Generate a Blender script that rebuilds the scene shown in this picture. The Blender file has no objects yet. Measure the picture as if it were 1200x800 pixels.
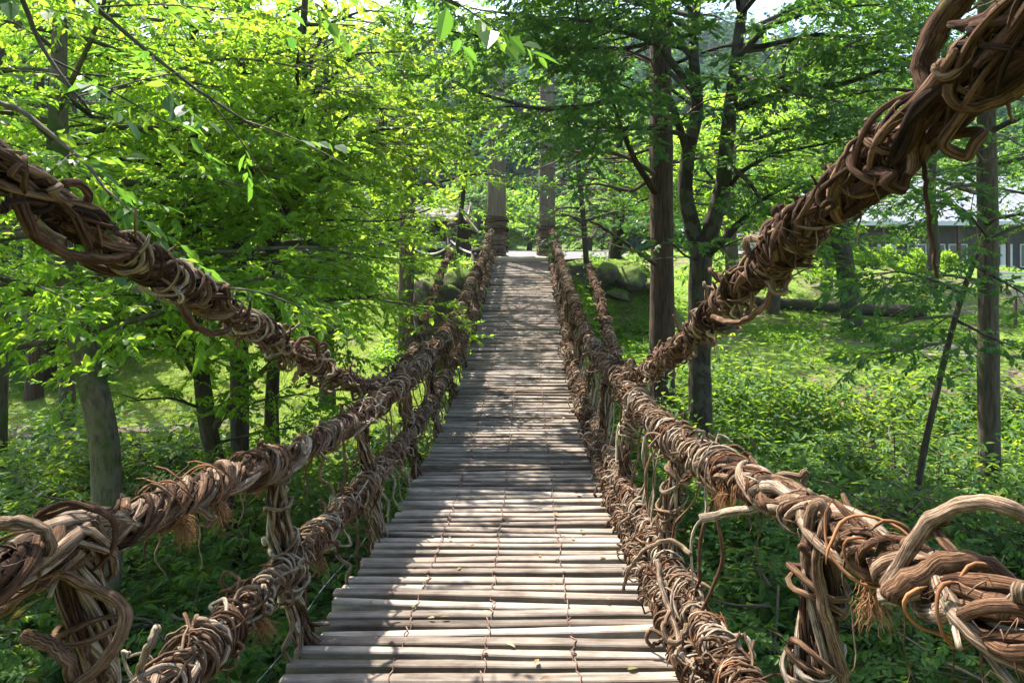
import bpy, math, random
import numpy as np
R = math.radians
PI = math.pi
scene = bpy.context.scene
COL = scene.collection
rng = np.random.default_rng(11)
random.seed(5)

# ------------------------------------------------------------------ camera
EYE = 2.33                 # eye height above the lowest point of the deck
F, CX, CY = 800.0, 618.0, 290.0
cam = bpy.data.cameras.new('camera')
cam.sensor_width = 36; cam.lens = 24
cam.shift_x = -18/1200; cam.shift_y = -110/1200
cam.clip_start = 0.05; cam.clip_end = 3000
camo = bpy.data.objects.new('camera', cam); COL.objects.link(camo)
camo.location = (0, 0, EYE); camo.rotation_euler = (PI/2, 0, 0)
scene.camera = camo

def at(px, py, d):
    return np.array([(px-CX)/F*d, d, EYE-(py-CY)/F*d])

# ------------------------------------------------------------------ light
SUN_AZ, SUN_EL = -40.0, 56.0          # degrees; azimuth from +Y, negative = left
sdir = np.array([math.sin(R(SUN_AZ))*math.cos(R(SUN_EL)), math.cos(R(SUN_AZ))*math.cos(R(SUN_EL)), math.sin(R(SUN_EL))])
w = bpy.data.worlds.new('World'); scene.world = w; w.use_nodes = True
nt = w.node_tree; nt.nodes.clear()
sky = nt.nodes.new('ShaderNodeTexSky'); sky.sky_type = 'NISHITA'; sky.sun_disc = False
sky.sun_elevation = R(SUN_EL); sky.sun_rotation = R(SUN_AZ); sky.dust_density = 2.0; sky.air_density = 1.0
bg = nt.nodes.new('ShaderNodeBackground'); bg.inputs[1].default_value = 0.145
wo = nt.nodes.new('ShaderNodeOutputWorld')
nt.links.new(sky.outputs[0], bg.inputs[0]); nt.links.new(bg.outputs[0], wo.inputs[0])
sl = bpy.data.lights.new('sun', 'SUN'); sl.energy = 5.0; sl.angle = R(0.53); sl.color = (1.0, 0.95, 0.86)
so = bpy.data.objects.new('sun', sl); COL.objects.link(so)
so.location = (-20, 25, 40)
from mathutils import Vector
so.rotation_euler = Vector(sdir).to_track_quat('Z', 'Y').to_euler()

vs = scene.view_settings
scene.display_settings.display_device = 'sRGB'
vs.view_transform = 'Standard'; vs.look = 'None'; vs.gamma = 1; vs.exposure = 1.98; vs.use_curve_mapping = False
cy = scene.cycles
cy.max_bounces = 8; cy.diffuse_bounces = 4; cy.glossy_bounces = 2; cy.transmission_bounces = 5; cy.transparent_max_bounces = 4
cy.volume_bounces = 0
cy.use_denoising = True
cy.caustics_reflective = False; cy.caustics_refractive = False
cy.sample_clamp_indirect = 6.0

# ------------------------------------------------------------------ mesh building
class MB:
    def __init__(s):
        s.v = []; s.q = []; s.t = []; s.tone = []; s.bark = []; s.n = 0
    def add(s, v, q=None, t=None, tone=0.5, bark=None):
        v = np.asarray(v, float).reshape(-1, 3); m = len(v)
        s.v.append(v)
        if q is not None and len(q): s.q.append(np.asarray(q, np.int64).reshape(-1, 4)+s.n)
        if t is not None and len(t): s.t.append(np.asarray(t, np.int64).reshape(-1, 3)+s.n)
        s.tone.append(np.broadcast_to(np.asarray(tone, float), (m,)).copy())
        s.bark.append(v.copy() if bark is None else np.asarray(bark, float).reshape(-1, 3))
        s.n += m
    def box(s, lo, hi, tone=0.5, rotz=0.0, piv=None, bev=0.0):
        lo = np.asarray(lo, float); hi = np.asarray(hi, float)
        if bev > 0:
            # chamfered box: 24 points
            vs_, qs, ts = [], [], []
            c = [(x, y, z) for x in (0, 1) for y in (0, 1) for z in (0, 1)]
            idx = {}
            for k in c:
                base = np.array([(lo, hi)[k[i]][i] for i in range(3)])
                for ax in range(3):
                    p = base.copy()
                    for i in range(3):
                        if i != ax: p[i] += bev*(1-2*k[i])
                    idx[k+(ax,)] = len(vs_); vs_.append(p)
            def k_(ax, sgn, a, b):
                k = [0, 0, 0]; o = [i for i in range(3) if i != ax]; k[ax] = sgn; k[o[0]] = a; k[o[1]] = b
                return tuple(k)
            for ax in range(3):
                for sg in (0, 1):
                    r = [idx[k_(ax, sg, a, b)+(ax,)] for a, b in ((0, 0), (1, 0), (1, 1), (0, 1))]
                    flip = (sg == 0) ^ (ax == 1)
                    qs.append(r[::-1] if flip else r)
            for ax in range(3):
                o = [i for i in range(3) if i != ax]
                for a in (0, 1):
                    for b in (0, 1):
                        k0 = [0, 0, 0]; k1 = [0, 0, 0]; k0[o[0]] = k1[o[0]] = a; k0[o[1]] = k1[o[1]] = b; k1[ax] = 1
                        k0 = tuple(k0); k1 = tuple(k1)
                        qs.append([idx[k0+(o[0],)], idx[k1+(o[0],)], idx[k1+(o[1],)], idx[k0+(o[1],)]])
            for k in c: ts.append([idx[k+(i,)] for i in range(3)])
            v = np.array(vs_)
        else:
            v = np.array([[x, y, z] for x in (lo[0], hi[0]) for y in (lo[1], hi[1]) for z in (lo[2], hi[2])])
            qs = [[0, 1, 3, 2], [4, 6, 7, 5], [0, 4, 5, 1], [2, 3, 7, 6], [0, 2, 6, 4], [1, 5, 7, 3]]; ts = None
        b = v.copy()
        if rotz:
            pv = (lo+hi)/2 if piv is None else np.asarray(piv, float)
            d = v-pv; ca, sa = math.cos(rotz), math.sin(rotz)
            v = np.stack([d[:, 0]*ca-d[:, 1]*sa, d[:, 0]*sa+d[:, 1]*ca, d[:, 2]], 1)+pv
        s.add(v, qs, ts, tone, b)
    def tubes(s, paths, rad, k=6, tone=0.5, cap=True, rough=0.0):
        P = np.asarray(paths, float)
        if P.ndim == 2: P = P[None]
        B, N, _ = P.shape
        rad = np.broadcast_to(np.asarray(rad, float), (B, N)) if np.ndim(rad) < 2 or np.shape(rad) == (B, N) else rad
        T = np.gradient(P, axis=1); T /= np.linalg.norm(T, axis=2, keepdims=True)+1e-12
        ref = np.where(np.abs(T[:, 0, 2:3]) < 0.8, np.array([[0, 0, 1.0]]), np.array([[1.0, 0, 0]]))
        n = np.cross(T[:, 0], ref); n /= np.linalg.norm(n, axis=1, keepdims=True)+1e-12
        NN = np.empty_like(P); NN[:, 0] = n
        for i in range(1, N):
            n = n-(n*T[:, i]).sum(1, keepdims=True)*T[:, i]
            n /= np.linalg.norm(n, axis=1, keepdims=True)+1e-12
            NN[:, i] = n
        BB = np.cross(T, NN)
        a = np.arange(k)*2*PI/k
        ca, sa = np.cos(a), np.sin(a)
        r = np.asarray(rad)[:, :, None, None]
        if rough:
            LL = np.concatenate([np.zeros((B, 1)), np.cumsum(np.linalg.norm(np.diff(P, axis=1), axis=2), 1)], 1)[:, :, None]
            sd_ = (np.arange(B)*1.7)[:, None, None]
            kn = np.maximum(0, np.sin(LL*13+sd_*3.1)*np.sin(LL*5.3+sd_))**6
            fac = 1+rough*(.8*np.sin(a[None, None]*2+LL*11+sd_)+.6*np.sin(a[None, None]*3-LL*23+sd_*2)+1.6*kn)
            r = r*fac[..., None]
        V = P[:, :, None, :]+r*(ca[None, None, :, None]*NN[:, :, None, :]+sa[None, None, :, None]*BB[:, :, None, :])
        L = np.concatenate([np.zeros((B, 1)), np.cumsum(np.linalg.norm(np.diff(P, axis=1), axis=2), 1)], 1)
        bark = np.empty_like(V)
        bark[..., 0] = L[:, :, None]; bark[..., 1] = np.asarray(rad)[:, :, None]*ca; bark[..., 2] = np.asarray(rad)[:, :, None]*sa
        i = np.arange(N-1)[:, None]*k; j = np.arange(k)[None]; j2 = (j+1) % k
        q = np.stack([i+j, i+j2, i+k+j2, i+k+j], -1).reshape(-1, 4)
        off = (np.arange(B)*N*k)[:, None, None]
        Q = (q[None]+off).reshape(-1, 4)
        tr = None
        if cap:
            f = [[0, m+1, m] for m in range(1, k-1)]; e = [[(N-1)*k, (N-1)*k+m, (N-1)*k+m+1] for m in range(1, k-1)]
            tr = (np.array(f+e)[None]+off).reshape(-1, 3)
        tn = np.broadcast_to(np.asarray(tone, float).reshape(-1, 1), (B, N*k)).reshape(-1) if np.ndim(tone) <= 1 else np.asarray(tone)
        s.add(V, Q, tr, tn, bark)
    def build(s, name, mat, parent=None, loc=(0, 0, 0), smooth=True):
        me = bpy.data.meshes.new(name)
        if s.n:
            v = np.concatenate(s.v)-np.asarray(loc, float)
            q = np.concatenate(s.q) if s.q else np.zeros((0, 4), np.int64)
            t = np.concatenate(s.t) if s.t else np.zeros((0, 3), np.int64)
            me.vertices.add(len(v)); me.vertices.foreach_set('co', v.astype(np.float32).ravel())
            lv = np.concatenate([q.ravel(), t.ravel()]).astype(np.int32)
            me.loops.add(len(lv)); me.loops.foreach_set('vertex_index', lv)
            ls = np.concatenate([np.arange(len(q))*4, len(q)*4+np.arange(len(t))*3]).astype(np.int32)
            me.polygons.add(len(ls)); me.polygons.foreach_set('loop_start', ls)
            me.polygons.foreach_set('use_smooth', np.full(len(ls), smooth))
            a = me.attributes.new('tone', 'FLOAT', 'POINT'); a.data.foreach_set('value', np.concatenate(s.tone).astype(np.float32))
            a = me.attributes.new('bark', 'FLOAT_VECTOR', 'POINT'); a.data.foreach_set('vector', np.concatenate(s.bark).astype(np.float32).ravel())
            me.update(calc_edges=True)
        me.materials.append(mat)
        o = bpy.data.objects.new(name, me); COL.objects.link(o)
        o.location = loc
        if parent is not None:
            o.parent = parent
            if parent.type == 'EMPTY': o.location = np.asarray(loc, float)-np.asarray(parent.location)
        return o

def empty(name, loc=(0, 0, 0)):
    o = bpy.data.objects.new(name, None); COL.objects.link(o); o.location = loc; o.empty_display_size = .2
    return o
def tag(o, label=None, cat=None, group=None, kind=None):
    if label: o['label'] = label
    if cat: o['category'] = cat
    if group: o['group'] = group
    if kind: o['kind'] = kind
    return o
def part(mb, name, mat, root, smooth=True):
    """mb holds world coordinates; root is an Empty without rotation"""
    return mb.build(name, mat, root, loc=tuple(root.location), smooth=smooth)
def sub(mb, name, mat, par, root, smooth=True):
    o = mb.build(name, mat, None, loc=tuple(root.location), smooth=smooth)
    o.location = (0, 0, 0); o.parent = par
    return o

def snoise(s, seed, freq, octs=3):
    """smooth 1-D noise; s (B,N), seed (B,)"""
    s = np.asarray(s, float); out = np.zeros_like(s); g = np.random.default_rng(int(seed) if np.ndim(seed) == 0 else None) if False else None
    sd = np.asarray(seed, float).reshape(-1, 1) if np.ndim(seed) else float(seed)
    for o in range(octs):
        out = out+np.sin(s*freq*2*PI*(0.7+.62*o)+sd*(12.9898+o*7.233)+np.sin(sd*3.1+o*1.7)*5)/(1+.6*o)
    return out/1.8
def vnoise2(x, y, seed=0, scale=1.0, octs=4):
    """value noise on numpy arrays"""
    x = np.asarray(x, float)/scale; y = np.asarray(y, float)/scale; out = 0; amp = 1; tot = 0
    for o in range(octs):
        xi = np.floor(x); yi = np.floor(y); fx = x-xi; fy = y-yi
        fx = fx*fx*(3-2*fx); fy = fy*fy*(3-2*fy)
        def h(a, b): 
            n = np.sin(a*127.1+b*311.7+(seed+o)*74.7)*43758.5453
            return n-np.floor(n)
        out = out+amp*((h(xi, yi)*(1-fx)+h(xi+1, yi)*fx)*(1-fy)+(h(xi, yi+1)*(1-fx)+h(xi+1, yi+1)*fx)*fy)
        tot += amp; amp *= .5; x = x*2.03+3.1; y = y*2.03+1.7
    return out/tot

# ------------------------------------------------------------------ materials
def mat(name):
    m = bpy.data.materials.new(name); m.use_nodes = True
    t = m.node_tree; t.nodes.clear()
    out = t.nodes.new('ShaderNodeOutputMaterial')
    return m, t, out
def N(t, ty, **kw):
    n = t.nodes.new(ty)
    for k, v in kw.items():
        if k.startswith('i_'):
            n.inputs[k[2:].replace('_', ' ')].default_value = v
        else: setattr(n, k, v)
    return n
def ramp(t, stops, src=None):
    n = t.nodes.new('ShaderNodeValToRGB'); e = n.color_ramp.elements
    while len(e) < len(stops): e.new(.5)
    for i, (p, c) in enumerate(stops):
        e[i].position = p; e[i].color = (*c, 1)
    if src is not None: t.links.new(src, n.inputs[0])
    return n
def mixc(t, fac, a, b, blend='MIX'):
    n = t.nodes.new('ShaderNodeMix'); n.data_type = 'RGBA'; n.blend_type = blend
    if isinstance(fac, (int, float)): n.inputs[0].default_value = fac
    else: t.links.new(fac, n.inputs[0])
    for i, x in ((6, a), (7, b)):
        if isinstance(x, tuple): n.inputs[i].default_value = (*x, 1)
        else: t.links.new(x, n.inputs[i])
    return n.outputs[2]
def mth(t, op, a, b=0.0):
    n = t.nodes.new('ShaderNodeMath'); n.operation = op
    for i, x in ((0, a), (1, b)):
        if isinstance(x, (int, float)): n.inputs[i].default_value = x
        else: t.links.new(x, n.inputs[i])
    return n.outputs[0]
def attr(t, n): 
    a = t.nodes.new('ShaderNodeAttribute'); a.attribute_name = n; return a
def bumped(t, bsdf, height, strength=.5, dist=.01):
    b = t.nodes.new('ShaderNodeBump'); b.inputs['Strength'].default_value = strength; b.inputs['Distance'].default_value = dist
    t.links.new(height, b.inputs['Height']); t.links.new(b.outputs[0], bsdf.inputs['Normal'])

def fibrous(name, stops, stretch=(3, 60, 60), dark=.45, rough=.8, bump=.6, dist=.006, moss=None, mottle=None, spec=.25, tone_noise=.35, blotch=0):
    """bark, vine, timber: streaks along the attribute 'bark' (length, around, around)"""
    m, t, out = mat(name)
    p = N(t, 'ShaderNodeBsdfPrincipled'); p.inputs['Roughness'].default_value = rough; p.inputs['Specular IOR Level'].default_value = spec
    ab = attr(t, 'bark'); at_ = attr(t, 'tone')
    vm = t.nodes.new('ShaderNodeVectorMath'); vm.operation = 'MULTIPLY'; vm.inputs[1].default_value = stretch
    t.links.new(ab.outputs['Vector'], vm.inputs[0])
    n1 = N(t, 'ShaderNodeTexNoise', noise_dimensions='4D'); n1.inputs['Scale'].default_value = 1; n1.inputs['Detail'].default_value = 5; n1.inputs['Roughness'].default_value = .65
    t.links.new(vm.outputs[0], n1.inputs['Vector']); t.links.new(mth(t, 'MULTIPLY', at_.outputs['Fac'], 91.7), n1.inputs['W'])
    tn = mth(t, 'ADD', at_.outputs['Fac'], mth(t, 'MULTIPLY', mth(t, 'SUBTRACT', n1.outputs['Fac'], .5), tone_noise*2))
    c = ramp(t, stops, tn).outputs[0]
    dk = ramp(t, [(.36, (dark,)*3), (.58, (1, 1, 1))], n1.outputs['Fac']).outputs[0]
    c = mixc(t, 1.0, c, dk, 'MULTIPLY')
    if blotch:
        vb = t.nodes.new('ShaderNodeVectorMath'); vb.operation = 'MULTIPLY'; vb.inputs[1].default_value = (blotch, blotch*2, blotch*2)
        t.links.new(ab.outputs['Vector'], vb.inputs[0])
        nb = N(t, 'ShaderNodeTexNoise', noise_dimensions='4D'); nb.inputs['Scale'].default_value = 1; nb.inputs['Detail'].default_value = 4; nb.inputs['Roughness'].default_value = .7
        t.links.new(vb.outputs[0], nb.inputs['Vector']); t.links.new(mth(t, 'MULTIPLY', at_.outputs['Fac'], 37.3), nb.inputs['W'])
        c = mixc(t, 1.0, c, ramp(t, [(.3, (.42, .36, .33)), (.5, (.85, .8, .78)), (.7, (1.25, 1.2, 1.15))], nb.outputs['Fac']).outputs[0], 'MULTIPLY')
    geo = t.nodes.new('ShaderNodeNewGeometry')
    if mottle:
        n3 = N(t, 'ShaderNodeTexNoise'); n3.inputs['Scale'].default_value = mottle[1]; n3.inputs['Detail'].default_value = 4; n3.inputs['Roughness'].default_value = .6
        t.links.new(geo.outputs['Position'], n3.inputs['Vector'])
        f = ramp(t, [(.5, (0, 0, 0)), (.56, (1, 1, 1))], n3.outputs['Fac']).outputs[0]
        c = mixc(t, f, c, mottle[0])
    if moss:
        n2 = N(t, 'ShaderNodeTexNoise'); n2.inputs['Scale'].default_value = moss[1]; n2.inputs['Detail'].default_value = 5
        t.links.new(geo.outputs['Position'], n2.inputs['Vector'])
        f = ramp(t, [(moss[2], (0, 0, 0)), (moss[2]+.12, (1, 1, 1))], n2.outputs['Fac']).outputs[0]
        c = mixc(t, f, c, moss[0])
    t.links.new(c, p.inputs['Base Color'])
    bumped(t, p, n1.outputs['Fac'], bump, dist)
    t.links.new(p.outputs[0], out.inputs['Surface'])
    return m

def leafmat(name, stops, trans, tmix=.5, rough=.42, spec=.4):
    m, t, out = mat(name)
    a = attr(t, 'tone')
    c = ramp(t, stops, a.outputs['Fac']).outputs[0]
    ct = ramp(t, trans, a.outputs['Fac']).outputs[0]
    p = N(t, 'ShaderNodeBsdfPrincipled'); p.inputs['Roughness'].default_value = rough; p.inputs['Specular IOR Level'].default_value = spec
    t.links.new(c, p.inputs['Base Color'])
    tr = N(t, 'ShaderNodeBsdfTranslucent'); t.links.new(ct, tr.inputs['Color'])
    mx = N(t, 'ShaderNodeMixShader'); mx.inputs[0].default_value = tmix
    t.links.new(p.outputs[0], mx.inputs[1]); t.links.new(tr.outputs[0], mx.inputs[2])
    t.links.new(mx.outputs[0], out.inputs['Surface'])
    return m

def plain(name, c1, c2=None, scale=3.0, rough=.8, bump=.3, dist=.02, metal=0.0, spec=.3, vec=(1, 1, 1), detail=6):
    m, t, out = mat(name)
    p = N(t, 'ShaderNodeBsdfPrincipled'); p.inputs['Roughness'].default_value = rough; p.inputs['Metallic'].default_value = metal; p.inputs['Specular IOR Level'].default_value = spec
    geo = t.nodes.new('ShaderNodeNewGeometry'); vm = t.nodes.new('ShaderNodeVectorMath'); vm.operation = 'MULTIPLY'; vm.inputs[1].default_value = vec
    t.links.new(geo.outputs['Position'], vm.inputs[0])
    n1 = N(t, 'ShaderNodeTexNoise'); n1.inputs['Scale'].default_value = scale; n1.inputs['Detail'].default_value = detail; n1.inputs['Roughness'].default_value = .65
    t.links.new(vm.outputs[0], n1.inputs['Vector'])
    c = ramp(t, [(.3, c1), (.7, c2 or c1)], n1.outputs['Fac']).outputs[0]
    t.links.new(c, p.inputs['Base Color'])
    if bump: bumped(t, p, n1.outputs['Fac'], bump, dist)
    t.links.new(p.outputs[0], out.inputs['Surface'])
    return m

VINE = fibrous('vine_bark', [(0, (.02, .01, .007)), (.25, (.09, .044, .024)), (.5, (.18, .104, .06)), (.75, (.29, .21, .145)), (1, (.46, .40, .31))], (7, 260, 260), .2, .92, 1.0, .009, spec=.12, tone_noise=.5, blotch=24, moss=((.10, .115, .055), 9, .68))
CABLE = fibrous('shaggy_vine_bark', [(0, (.02, .011, .008)), (.3, (.08, .042, .026)), (.55, (.155, .088, .054)), (.8, (.26, .18, .118)), (1, (.40, .325, .235))], (5, 170, 170), .22, .95, 1.0, .012, spec=.1, tone_noise=.45, blotch=11, moss=((.10, .12, .03), 2.6, .66))
FIBRE = fibrous('palm_fibre', [(0, (.13, .05, .018)), (.5, (.27, .12, .05)), (1, (.42, .23, .11))], (6, 300, 300), .6, .9, .3, .002)
DECKWOOD = fibrous('weathered_plank', [(0, (.075, .062, .05)), (.35, (.165, .14, .116)), (.7, (.262, .229, .194)), (1, (.37, .332, .288))], (2.0, 30, 30), .66, .9, .45, .0025, spec=.12, tone_noise=.3, blotch=3.2)
CORD = fibrous('dark_cord', [(0, (.08, .045, .035)), (1, (.2, .12, .09))], (40, 200, 200), .5, .9)
WIRE = plain('steel_wire', (.14, .145, .15), (.22, .225, .235), 40, .5, 0, 0, .6)
BARK_DARK = fibrous('dark_bark', [(0, (.035, .027, .02)), (.5, (.075, .057, .042)), (1, (.13, .10, .075))], (4, 26, 26), .45, .9, 1, .02, moss=((.045, .065, .018), 1.6, .56))
BARK_MOTTLED = fibrous('mottled_bark', [(0, (.035, .027, .02)), (.5, (.085, .066, .05)), (1, (.15, .12, .095))], (5, 30, 30), .4, .95, 1, .04, moss=((.05, .075, .018), 3.0, .5), mottle=((.125, .108, .084), 5.5))
BARK_MOSSY = fibrous('dark_mottled_bark', [(0, (.02, .016, .012)), (.5, (.048, .037, .027)), (1, (.085, .066, .05))], (4, 30, 30), .4, .95, 1, .035, moss=((.035, .05, .015), 1.7, .56), mottle=((.075, .068, .055), 3.6))
BARK_RED = fibrous('reddish_bark', [(0, (.045, .028, .02)), (.5, (.105, .064, .046)), (1, (.17, .115, .085))], (3, 45, 45), .32, .95, 1, .04, moss=((.05, .07, .02), 2.5, .6))
TIMBER = fibrous('grey_timber', [(0, (.10, .07, .057)), (.5, (.19, .138, .115)), (1, (.28, .215, .185))], (1.0, 24, 24), .6, .8, .6, .01)
DARKWOOD = fibrous('dark_timber', [(0, (.04, .027, .02)), (1, (.13, .085, .06))], (2, 30, 30), .6, .8)
PALELOG = fibrous('pale_log', [(0, (.36, .27, .19)), (1, (.52, .42, .31))], (2, 20, 20), .75, .8, .4, .01)
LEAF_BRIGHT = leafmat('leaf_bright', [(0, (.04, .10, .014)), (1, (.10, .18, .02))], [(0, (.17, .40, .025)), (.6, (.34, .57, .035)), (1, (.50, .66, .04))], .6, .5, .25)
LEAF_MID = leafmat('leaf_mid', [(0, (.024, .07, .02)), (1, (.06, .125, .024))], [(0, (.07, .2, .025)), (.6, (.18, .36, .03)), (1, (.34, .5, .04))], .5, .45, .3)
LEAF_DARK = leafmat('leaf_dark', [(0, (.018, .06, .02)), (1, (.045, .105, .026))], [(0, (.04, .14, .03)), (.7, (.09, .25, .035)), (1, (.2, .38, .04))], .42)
LEAF_GROUND = leafmat('leaf_undergrowth', [(0, (.022, .075, .02)), (.88, (.075, .15, .026)), (.97, (.16, .13, .04))], [(0, (.07, .2, .015)), (.88, (.36, .5, .03)), (.97, (.35, .22, .05))], .45, .55, .22)
LEAF_FAR = leafmat('leaf_conifer', [(0, (.022, .065, .035)), (1, (.075, .15, .06))], [(0, (.03, .10, .04)), (1, (.12, .25, .07))], .3, .8, .08)
GRASS = leafmat('grass_blade', [(0, (.08, .14, .02)), (1, (.17, .22, .035))], [(0, (.26, .38, .03)), (1, (.48, .55, .05))], .4, .5, .3)
ROCK = None

# ------------------------------------------------------------------ bridge geometry tables
_dy = np.array([-7, -5, -3, 0, 3, 4.4, 6.1, 8.3, 10.1, 12.2, 14, 16.5, 19, 22.3, 23.4, 26])
_dz = np.array([2.2, 1.66, 1.25, .74, .38, .22, .075, 0, .04, .2, .4, .73, 1.13, 1.69, 1.89, 2.35])
_fy = np.linspace(-6.5, 25, 700); _fz = np.interp(_fy, _dy, _dz)
_k = np.hanning(45); _k /= _k.sum()
_fz = np.convolve(np.pad(_fz, 22, mode='reflect', reflect_type='odd'), _k, 'valid')
def deck_z(y): return np.interp(y, _fy, _fz)
XC, HALF = -0.19, 0.925
Y_END = 23.35

def smooth_path(pts, step=.03, sm=.5):
    """resample a control polyline and soften its corners"""
    p = np.asarray(pts, float)
    L = np.concatenate([[0], np.cumsum(np.linalg.norm(np.diff(p, axis=0), axis=1))])
    n = max(8, int(L[-1]/step)); s = np.linspace(0, L[-1], n)
    q = np.stack([np.interp(s, L, p[:, i]) for i in range(3)], 1)
    wd = int(sm/step)|1
    if wd >= 3 and n > wd:
        k = np.hanning(wd+2); k /= k.sum(); h = len(k)//2
        q = np.stack([np.convolve(np.pad(q[:, i], h, mode='reflect', reflect_type='odd'), k, 'valid') for i in range(3)], 1)
    return q

class Rope:
    def __init__(s, pts, step=.03, sm=.5, ref=(0, 0, 1)):
        s.P = smooth_path(pts, step, sm)
        s.L = np.concatenate([[0], np.cumsum(np.linalg.norm(np.diff(s.P, axis=0), axis=1))]); s.len = s.L[-1]
        T = np.gradient(s.P, axis=0); T /= np.linalg.norm(T, axis=1, keepdims=True)
        U = np.array(ref, float)-T*(T@np.array(ref, float))[:, None]; U /= np.linalg.norm(U, axis=1, keepdims=True)
        s.T, s.U, s.S = T, U, np.cross(T, U)
    def ip(s, A, q): return np.stack([np.interp(q, s.L, A[:, i]) for i in range(3)], -1)
    def off(s, q, a, r):
        return s.ip(s.P, q)+(np.cos(a)*r)[..., None]*s.ip(s.S, q)+(np.sin(a)*r)[..., None]*s.ip(s.U, q)
    def s_of_y(s, y): return np.interp(y, s.P[:, 1], s.L)

def bundle(mb, rope, s0, s1, n_par, rcore, rs, pitch=.8, piece=(1.2, 3.5), npt=56, k=7, tones=(.2, .95), wob=1.0):
    """long strands laid around a rope in pieces, n_par of them side by side everywhere"""
    Ltot = s1-s0
    avg = sum(piece)/2
    cnt = max(n_par, int(n_par*(Ltot+avg)/avg))
    st = s0-avg*.6+rng.random(cnt)*(Ltot+avg*.6)
    ln = rng.uniform(*piece, cnt)
    a0 = np.clip(st, s0, s1-.05); a1 = np.clip(st+ln, a0+.1, s1)
    t = np.linspace(0, 1, npt)[None]
    q = a0[:, None]+(a1-a0)[:, None]*t
    seed = rng.random(cnt)*50
    ph = rng.random(cnt)*2*PI; pt = pitch*rng.uniform(.7, 1.6, cnt)*np.where(rng.random(cnt) < .12, -1, 1)
    ang = ph[:, None]+2*PI*q/pt[:, None]+.7*wob*snoise(q, seed, .8)
    rad = rng.uniform(*rs, cnt)
    rr = rcore*(rng.uniform(.5, 1.0, cnt)[:, None]+.22*wob*snoise(q, seed+9, 1.3))
    endp = np.where(rng.random(cnt) < .35, .05, 0)[:, None]*np.clip((t-.92)/.08, 0, 1)**1.5
    rr = rr+endp
    taper = np.clip(np.minimum(t, 1-t)*14+.35, 0, 1)
    R_ = rad[:, None]*(1+.12*snoise(q, seed+3, 3.0))*taper
    mb.tubes(rope.off(q, ang, rr), R_, k, rng.uniform(*tones, cnt), rough=.17)

def wraps(mb, rope, centers, rfun, rw, turns=(1.0, 2.6), pit=(.02, .05), npt=36, k=6, tones=(.25, 1.0), loose=.012):
    c = np.asarray(centers); n = len(c)
    if n == 0: return
    tu = rng.uniform(*turns, n)*np.where(rng.random(n) < .5, -1, 1); p = rng.uniform(*pit, n)
    t = np.linspace(0, 1, npt)[None]
    ang = rng.random(n)[:, None]*2*PI+2*PI*tu[:, None]*t
    seed = rng.random(n)*60
    slant = rng.normal(0, .05, n)[:, None]*np.sin(ang+seed[:, None])+.012*np.sin(ang*2.3+seed[:, None]*2)
    q = np.clip(c[:, None]+np.abs(tu)[:, None]*p[:, None]*(t-.5)+slant, 0, rope.len)
    w_ = rng.uniform(*rw, n)
    r = rfun(q)+w_[:, None]*.6+loose*(1+snoise(ang/(2*PI), seed, .9))
    poke = np.where(rng.random(n) < .3, 1, -1)[:, None]
    e = np.clip((np.abs(t-.5)-.42)/.08, 0, 1)
    r = r+e*np.where(poke > 0, .04, -.03)
    R_ = w_[:, None]*(1+.16*snoise(t*3, seed+5, 1.6))*np.clip(np.minimum(t, 1-t)*16+.4, 0, 1)
    mb.tubes(rope.off(q, ang, r+.3*w_[:, None]*snoise(t*6, seed+8, 1.0)), R_, k, rng.uniform(*tones, n), rough=.14 if k > 4 else 0)

def loops(mb, rope, centers, r0, h=(.05, .16), span=(.1, .35), rw=(.006, .013), npt=26, k=6, tones=(.3, 1.0), down=.3):
    c = np.asarray(centers); n = len(c)
    if n == 0: return
    t = np.linspace(0, 1, npt)[None]
    sp = rng.uniform(*span, n)*np.where(rng.random(n) < .5, -1, 1); hh = rng.uniform(*h, n)
    a0 = rng.random(n)*2*PI; da = rng.uniform(-1.6, 1.6, n)
    seed = rng.random(n)*40
    # a bow that leaves the rope and comes back, leaning over at its top
    q = np.clip(c[:, None]+sp[:, None]*(t-.5)+.25*sp[:, None]*np.sin(2*PI*t), 0, rope.len)
    ang = a0[:, None]+da[:, None]*(t-.5)+.15*snoise(t*2, seed, 1)
    r = r0*.8+hh[:, None]*np.sin(PI*t)**.8*(1+.15*snoise(t*2, seed+4, 1.1))
    w_ = rng.uniform(*rw, n)
    mb.tubes(rope.off(q, ang, r), w_[:, None]*(1+.1*snoise(t*4, seed, 1)), k, rng.uniform(*tones, n))

def danglers(mb, rope, centers, r0, L=(.1, .35), rw=(.002, .005), npt=12, k=4, tones=(.2, .8)):
    c = np.asarray(centers); n = len(c)
    if n == 0: return
    t = np.linspace(0, 1, npt)[None]
    ln = rng.uniform(*L, n)
    base = rope.off(c, rng.uniform(-PI, 0, n), np.full(n, r0*.8))
    seed = rng.random(n)*70
    P = base[:, None, :]+np.stack([.12*ln[:, None]*snoise(t, seed, 1.1)*t**.7, .12*ln[:, None]*snoise(t, seed+7, .9)*t**.7, -ln[:, None]*t], -1)
    mb.tubes(P, rng.uniform(*rw, n)[:, None]*(1.1-.8*t), k, rng.uniform(*tones, n))

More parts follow.
